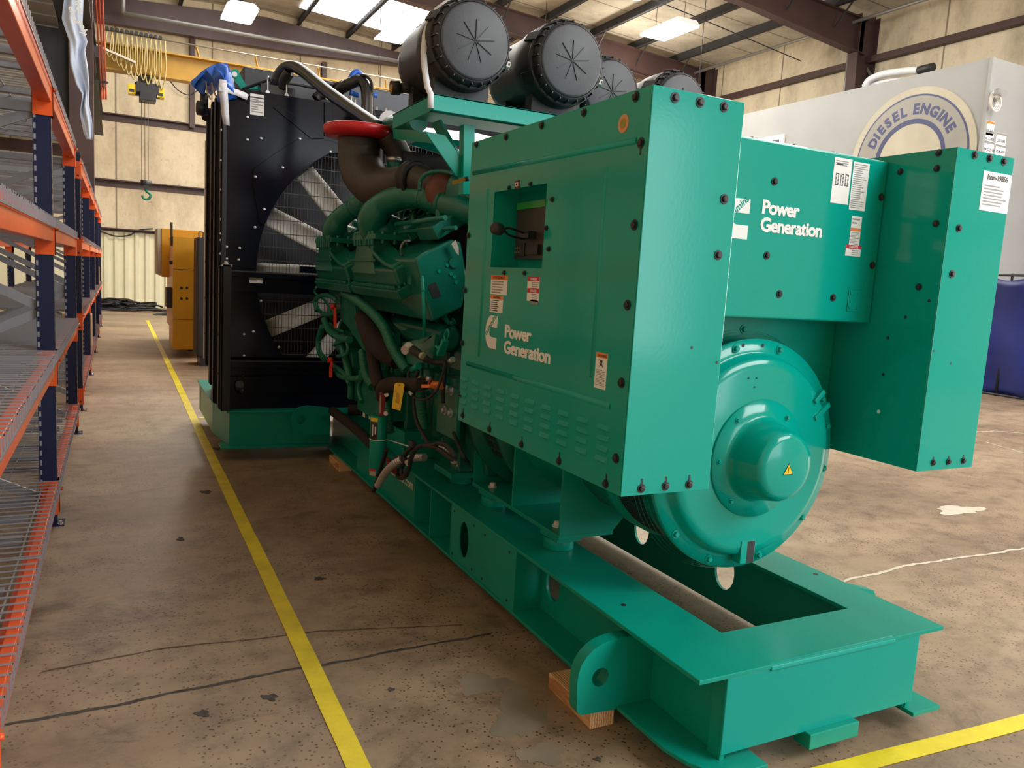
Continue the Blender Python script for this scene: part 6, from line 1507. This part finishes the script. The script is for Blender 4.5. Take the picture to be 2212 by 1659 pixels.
pipe('black_cable', [PX(965, 784, 1.33), PX(955, 810, 1.28), PX(942, 845, 1.25), (PX(918, 863, 1.24)), PX(895, 858, 1.24), PX(884, 838, 1.24), PX(882, 810, 1.25), PX(886, 795, 1.27)], 0.006, M['rubber'], en, seg=8)
pipe('black_cable', [PX(903, 800, 1.27), PX(895, 830, 1.26), PX(893, 870, 1.26), PX(900, 910, 1.27), PX(918, 945, 1.28), PX(930, 965, 1.28)], 0.010, M['rubber'], en, seg=8)
pipe('black_cable', [PX(962, 785, 1.33), PX(958, 830, 1.33), PX(957, 870, 1.34)], 0.010, M['rubber'], en, seg=8)
pipe('black_cable', [PX(980, 935, 1.36), PX(992, 965, 1.33), PX(1003, 990, 1.33), PX(1012, 1000, 1.40)], 0.009, M['rubber'], en, seg=8)
mb = MB(); mb.cyl(PX(972, 782, 1.34), PX(978, 776, 1.34), 0.014, M['steel'], 10); mb.build('cable_stud', en)
mb = MB(); a = PX(885, 803, 1.27); b = PX(905, 790, 1.27); mb.cyl(a, a.lerp(b, 0.4), 0.008, M['galvd'], 8); mb.cyl(a.lerp(b, 0.4), b, 0.016, TS, 10); mb.build('sensor', en)
mb = MB(); mb.tube([PX(962, 742, 1.32), PX(955, 750, 1.31), PX(946, 752, 1.31), PX(938, 742, 1.31)], 0.007, TS, 8); mb.bar(PX(962, 735, 1.3), PX(958, 748, 1.3), 0.03, 0.02, TS); mb.bar(PX(957, 748, 1.3), PX(951, 766, 1.3), 0.035, 0.02, TS); mb.tube([PX(962, 738, 1.3), PX(960, 724, 1.3), PX(966, 712, 1.3), PX(970, 722, 1.3), PX(964, 736, 1.3)], 0.004, TS, 6); mb.build('plug_connector', en)
mb = MB(); mb.cyl(PX(914, 628, 1.28), PX(917, 725, 1.30), 0.008, TS, 8); mb.box(PX(892, 606, 1.28) - Vector((0.02, 0.03, 0.02)), PX(892, 606, 1.28) + Vector((0.03, 0.03, 0.02)), EN); mb.tube([PX(906, 560, 1.28), PX(911, 590, 1.28), PX(914, 630, 1.28)], 0.009, TS, 8); mb.build('vent_line', en)
mb = MB(); a = PX(915, 826, 1.26); mb.cyl(PX(905, 828, 1.27), PX(935, 830, 1.30), 0.022, M['redvalve'], 14); mb.bar(PX(912, 834, 1.24), PX(930, 834, 1.25), 0.01, 0.014, M['lab_or'])
mb.tube([PX(932, 831, 1.3), PX(955, 833, 1.32)], 0.016, M['copper'], 12, 6, ribs=(0.012, 0.003))
for x in (908, 926): mb.lathe(PX(x, 818, 1.25), (-1, 0, 0), [(-0.01, 0.010), (0.01, 0.010)], M['steel'], 10)
mb.build('shutoff_valve', en)
# coolant heater
ht = bpy.data.objects.new('coolant_heater', None); col.objects.link(ht); ht.parent = gs
mb = MB(); a = PX(819, 1030, 1.24); b = PX(819, 897, 1.24); mb.cyl((b.x, b.y, a.z), (b.x, b.y, b.z), 0.045, TS, 32); mb.build('heater_tank', ht, bevel=0.003)
mb = MB(); mb.box((b.x - 0.012, b.y - 0.05, b.z + 0.005), (b.x + 0.015, b.y - 0.03, b.z + 0.13), M['redvalve']); mb.box((b.x - 0.014, b.y - 0.052, b.z + 0.02), (b.x - 0.008, b.y - 0.048, b.z + 0.115), M['cream'])
for z in (0.02, 0.12): mb.lathe((b.x + 0.02, b.y - 0.055, b.z + z), (-0.5, -0.8, 0), [(-0.01, 0.012), (0.008, 0.012)], M['steel'], 12)
mb.build('heater_valve', ht)
mb = MB(); cxh = b.x; cyh = b.y
def wrapped(z0, z1, a0, a1, m, h=0.0458):
    n = 8; vs0 = []
    for i in range(n + 1):
        t = R(a0 + (a1 - a0) * i / n); vs0.append((Vector((cxh + h * math.cos(t), cyh + h * math.sin(t), z0)), Vector((cxh + h * math.cos(t), cyh + h * math.sin(t), z1))))
    for A_, B_ in zip(vs0, vs0[1:]): mb._add([A_[0], B_[0], B_[1], A_[1]], [(0, 1, 2, 3)], m)
wrapped(b.z - 0.125, b.z - 0.03, 190, 245, M['ink'], 0.0465); wrapped(b.z - 0.028, b.z - 0.008, 190, 245, M['yellow'], 0.0465); wrapped(b.z - 0.105, b.z - 0.045, 210, 216, M['white'], 0.0475); wrapped(b.z - 0.095, b.z - 0.055, 228, 236, M['white'], 0.0475)
wrapped(a.z + 0.005, a.z + 0.04, 195, 245, M['cream']); wrapped(a.z + 0.03, a.z + 0.042, 195, 245, M['lab_red'], 0.0462)
mb.build('heater_label', ht, solid=0.0006)
mb = MB(); zc_ = PX(819, 950, 1.24).z; mb.lathe((cxh, cyh, zc_), (0, 0, 1), [(0, 0.047), (0.005, 0.047)], M['white'], 24); mb.cyl((cxh + 0.04, cyh, zc_), (cxh + 0.1, cyh - 0.2, zc_), 0.003, M['white'], 6); mb.build('cable_tie', ht)
pj0 = PX(846, 1000, 1.30); pj1 = PX(880, 938, 1.30)
mb = MB(); c_ = PZ(870, 993, 0.345); d_ = PX(870, 932, c_.x); e_ = PY(936, 995, c_.y); mb.box((c_.x, c_.y, 0.345), (e_.x, c_.y + 0.36, d_.z), TS); mb.build('junction_box', ht, bevel=0.006)
mb = MB()
for x, y in ((787, 890), (800, 895)): q = PX(x, y, 1.42); mb.box(q - Vector((0.004, 0.025, 0.032)), q + Vector((0.0, 0.02, 0.03)), M['frosted'])
mb.build('small_plate', en)
pipe('steel_conduit', [PX(816, 1050, 1.20), PX(832, 1022, 1.20), PX(852, 1002, 1.20), PX(868, 992, 1.22)], 0.0165, M['steel'], ht, ribs=(0.012, 0.003))
pipe('steel_conduit', [PX(885, 991, 1.27), PX(900, 988, 1.28), PX(917, 988, 1.30)], 0.0165, M['steel'], ht, ribs=(0.012, 0.003))
pipe('steel_conduit', [PX(945, 963, 1.33), PX(960, 966, 1.36), PX(975, 978, 1.40), PX(984, 990, 1.45)], 0.013, M['steel'], ht, ribs=(0.012, 0.003))
for pts in ([(808, 1060), (815, 1035), (826, 1000), (835, 970)], [(806, 1060), (822, 1030), (848, 998), (862, 986), (874, 992), (868, 1010)], [(866, 1008), (868, 1026), (876, 1028), (884, 1008), (890, 985), (900, 968), (915, 962)], [(870, 990), (880, 975), (892, 963), (893, 958)], [(862, 1015), (858, 1028), (870, 1032), (880, 1015)], [(915, 962), (935, 965), (950, 972), (978, 992)], [(930, 963), (950, 958), (968, 966), (984, 988)]):
    pipe('black_cable', [PX(x, y, 1.23) for x, y in pts], 0.011, M['rubber'], ht, seg=8)
mb = MB(); q = PX(891, 958, 1.22); mb.box(q - Vector((0.01, 0.025, 0.012)), q + Vector((0.01, 0.025, 0.012)), M['bolt']); mb.tube([PX(879, 998, 1.222), PX(882, 1002, 1.222)], 0.0125, M['cream'], 8); mb.build('cable_plug', ht)
# flywheel housing with vents, rear mount
fw = bpy.data.objects.new('flywheel_housing', None); col.objects.link(fw); fw.parent = gs
mb = MB(); mb.lathe((XC, 3.02, ZA), AX, [(0, 0.40), (0.02, 0.47), (0.05, 0.47), (0.06, 0.44), (0.28, 0.44), (0.29, 0.49), (0.33, 0.49), (0.36, 0.42)], EN, 56)
mb.build('bell_housing', fw, bevel=0.003)
mb = MB()
for i in range(9):
    for j in range(3):
        a = R(163 + i * 6.5); c = Vector((XC + 0.4415 * math.cos(a), 3.115 + 0.065 * j, ZA + 0.4415 * math.sin(a)))
        d = Vector((-math.sin(a), 0, math.cos(a))); mb.bar(c - d * 0.018, c + d * 0.018, 0.05, 0.002, M['ink'], (math.cos(a), 0, math.sin(a)))
mb.build('vent_openings', fw)
mb = MB(); q0 = PX(960, 832, 1.40); q1 = PX(985, 935, 1.38); mb.box((1.38, q1.y, 0.66), (1.40, q0.y + 0.03, 0.90), EN); mb.box((1.55, 3.58, 0.42), (1.68, 3.60, 0.74), EN); mp_ = mb.build('mounting_plate', fw, bevel=0.003)
for x, y in ((964, 840), (976, 845), (962, 886), (975, 892)):
    mb = MB(); mb.hexbolt(PX(x, y, 1.38), (-1, 0, 0), 0.015, 0.018, M['steel']); mb.build('mount_bolt', mp_)
mb = MB(); mb.box((1.50, 3.56, 0.39), (1.72, 3.80, 0.42), TS); mb.cyl((1.61, 3.68, ZT), (1.61, 3.68, 0.39), 0.062, TS, 24); mt = mb.build('rear_mount', fw, bevel=0.003)
for x, y in ((983, 1000), (996, 1007)): p = PZ(x, y, 0.42); mb = MB(); mb.hexbolt((p.x, p.y, 0.42), (0, 0, 1), 0.016, 0.026, M['alu']); mb.build('mount_bolt', mt)
base(gs, (XC, 3.8, 0.058))

# ---- timber blocks under the skid
def block(x, y0, y1, lab, w=0.09, hh=0.057):
    mb = MB(); mb.box((x, y0, 0.0), (x + w, y1, hh), M['wood']); o = mb.build('timber_block', None, bevel=0.003); tag(o, lab, 'timber block', 'timber blocks under the skid'); return o
block(1.337, 1.935, 2.21, 'pale timber block under the front lifting lug of the skid')
block(1.39, 5.33, 5.62, 'small timber block under the skid near the radiator end')

# every chain is thing > part > sub-part
def depth(o):
    n = 0
    while o.parent: o = o.parent; n += 1
    return n
for o in list(bpy.data.objects):
    while depth(o) > 2: o.parent = o.parent.parent
for o in list(bpy.data.objects):
    if o.type == 'EMPTY' and not o.children: bpy.data.objects.remove(o)
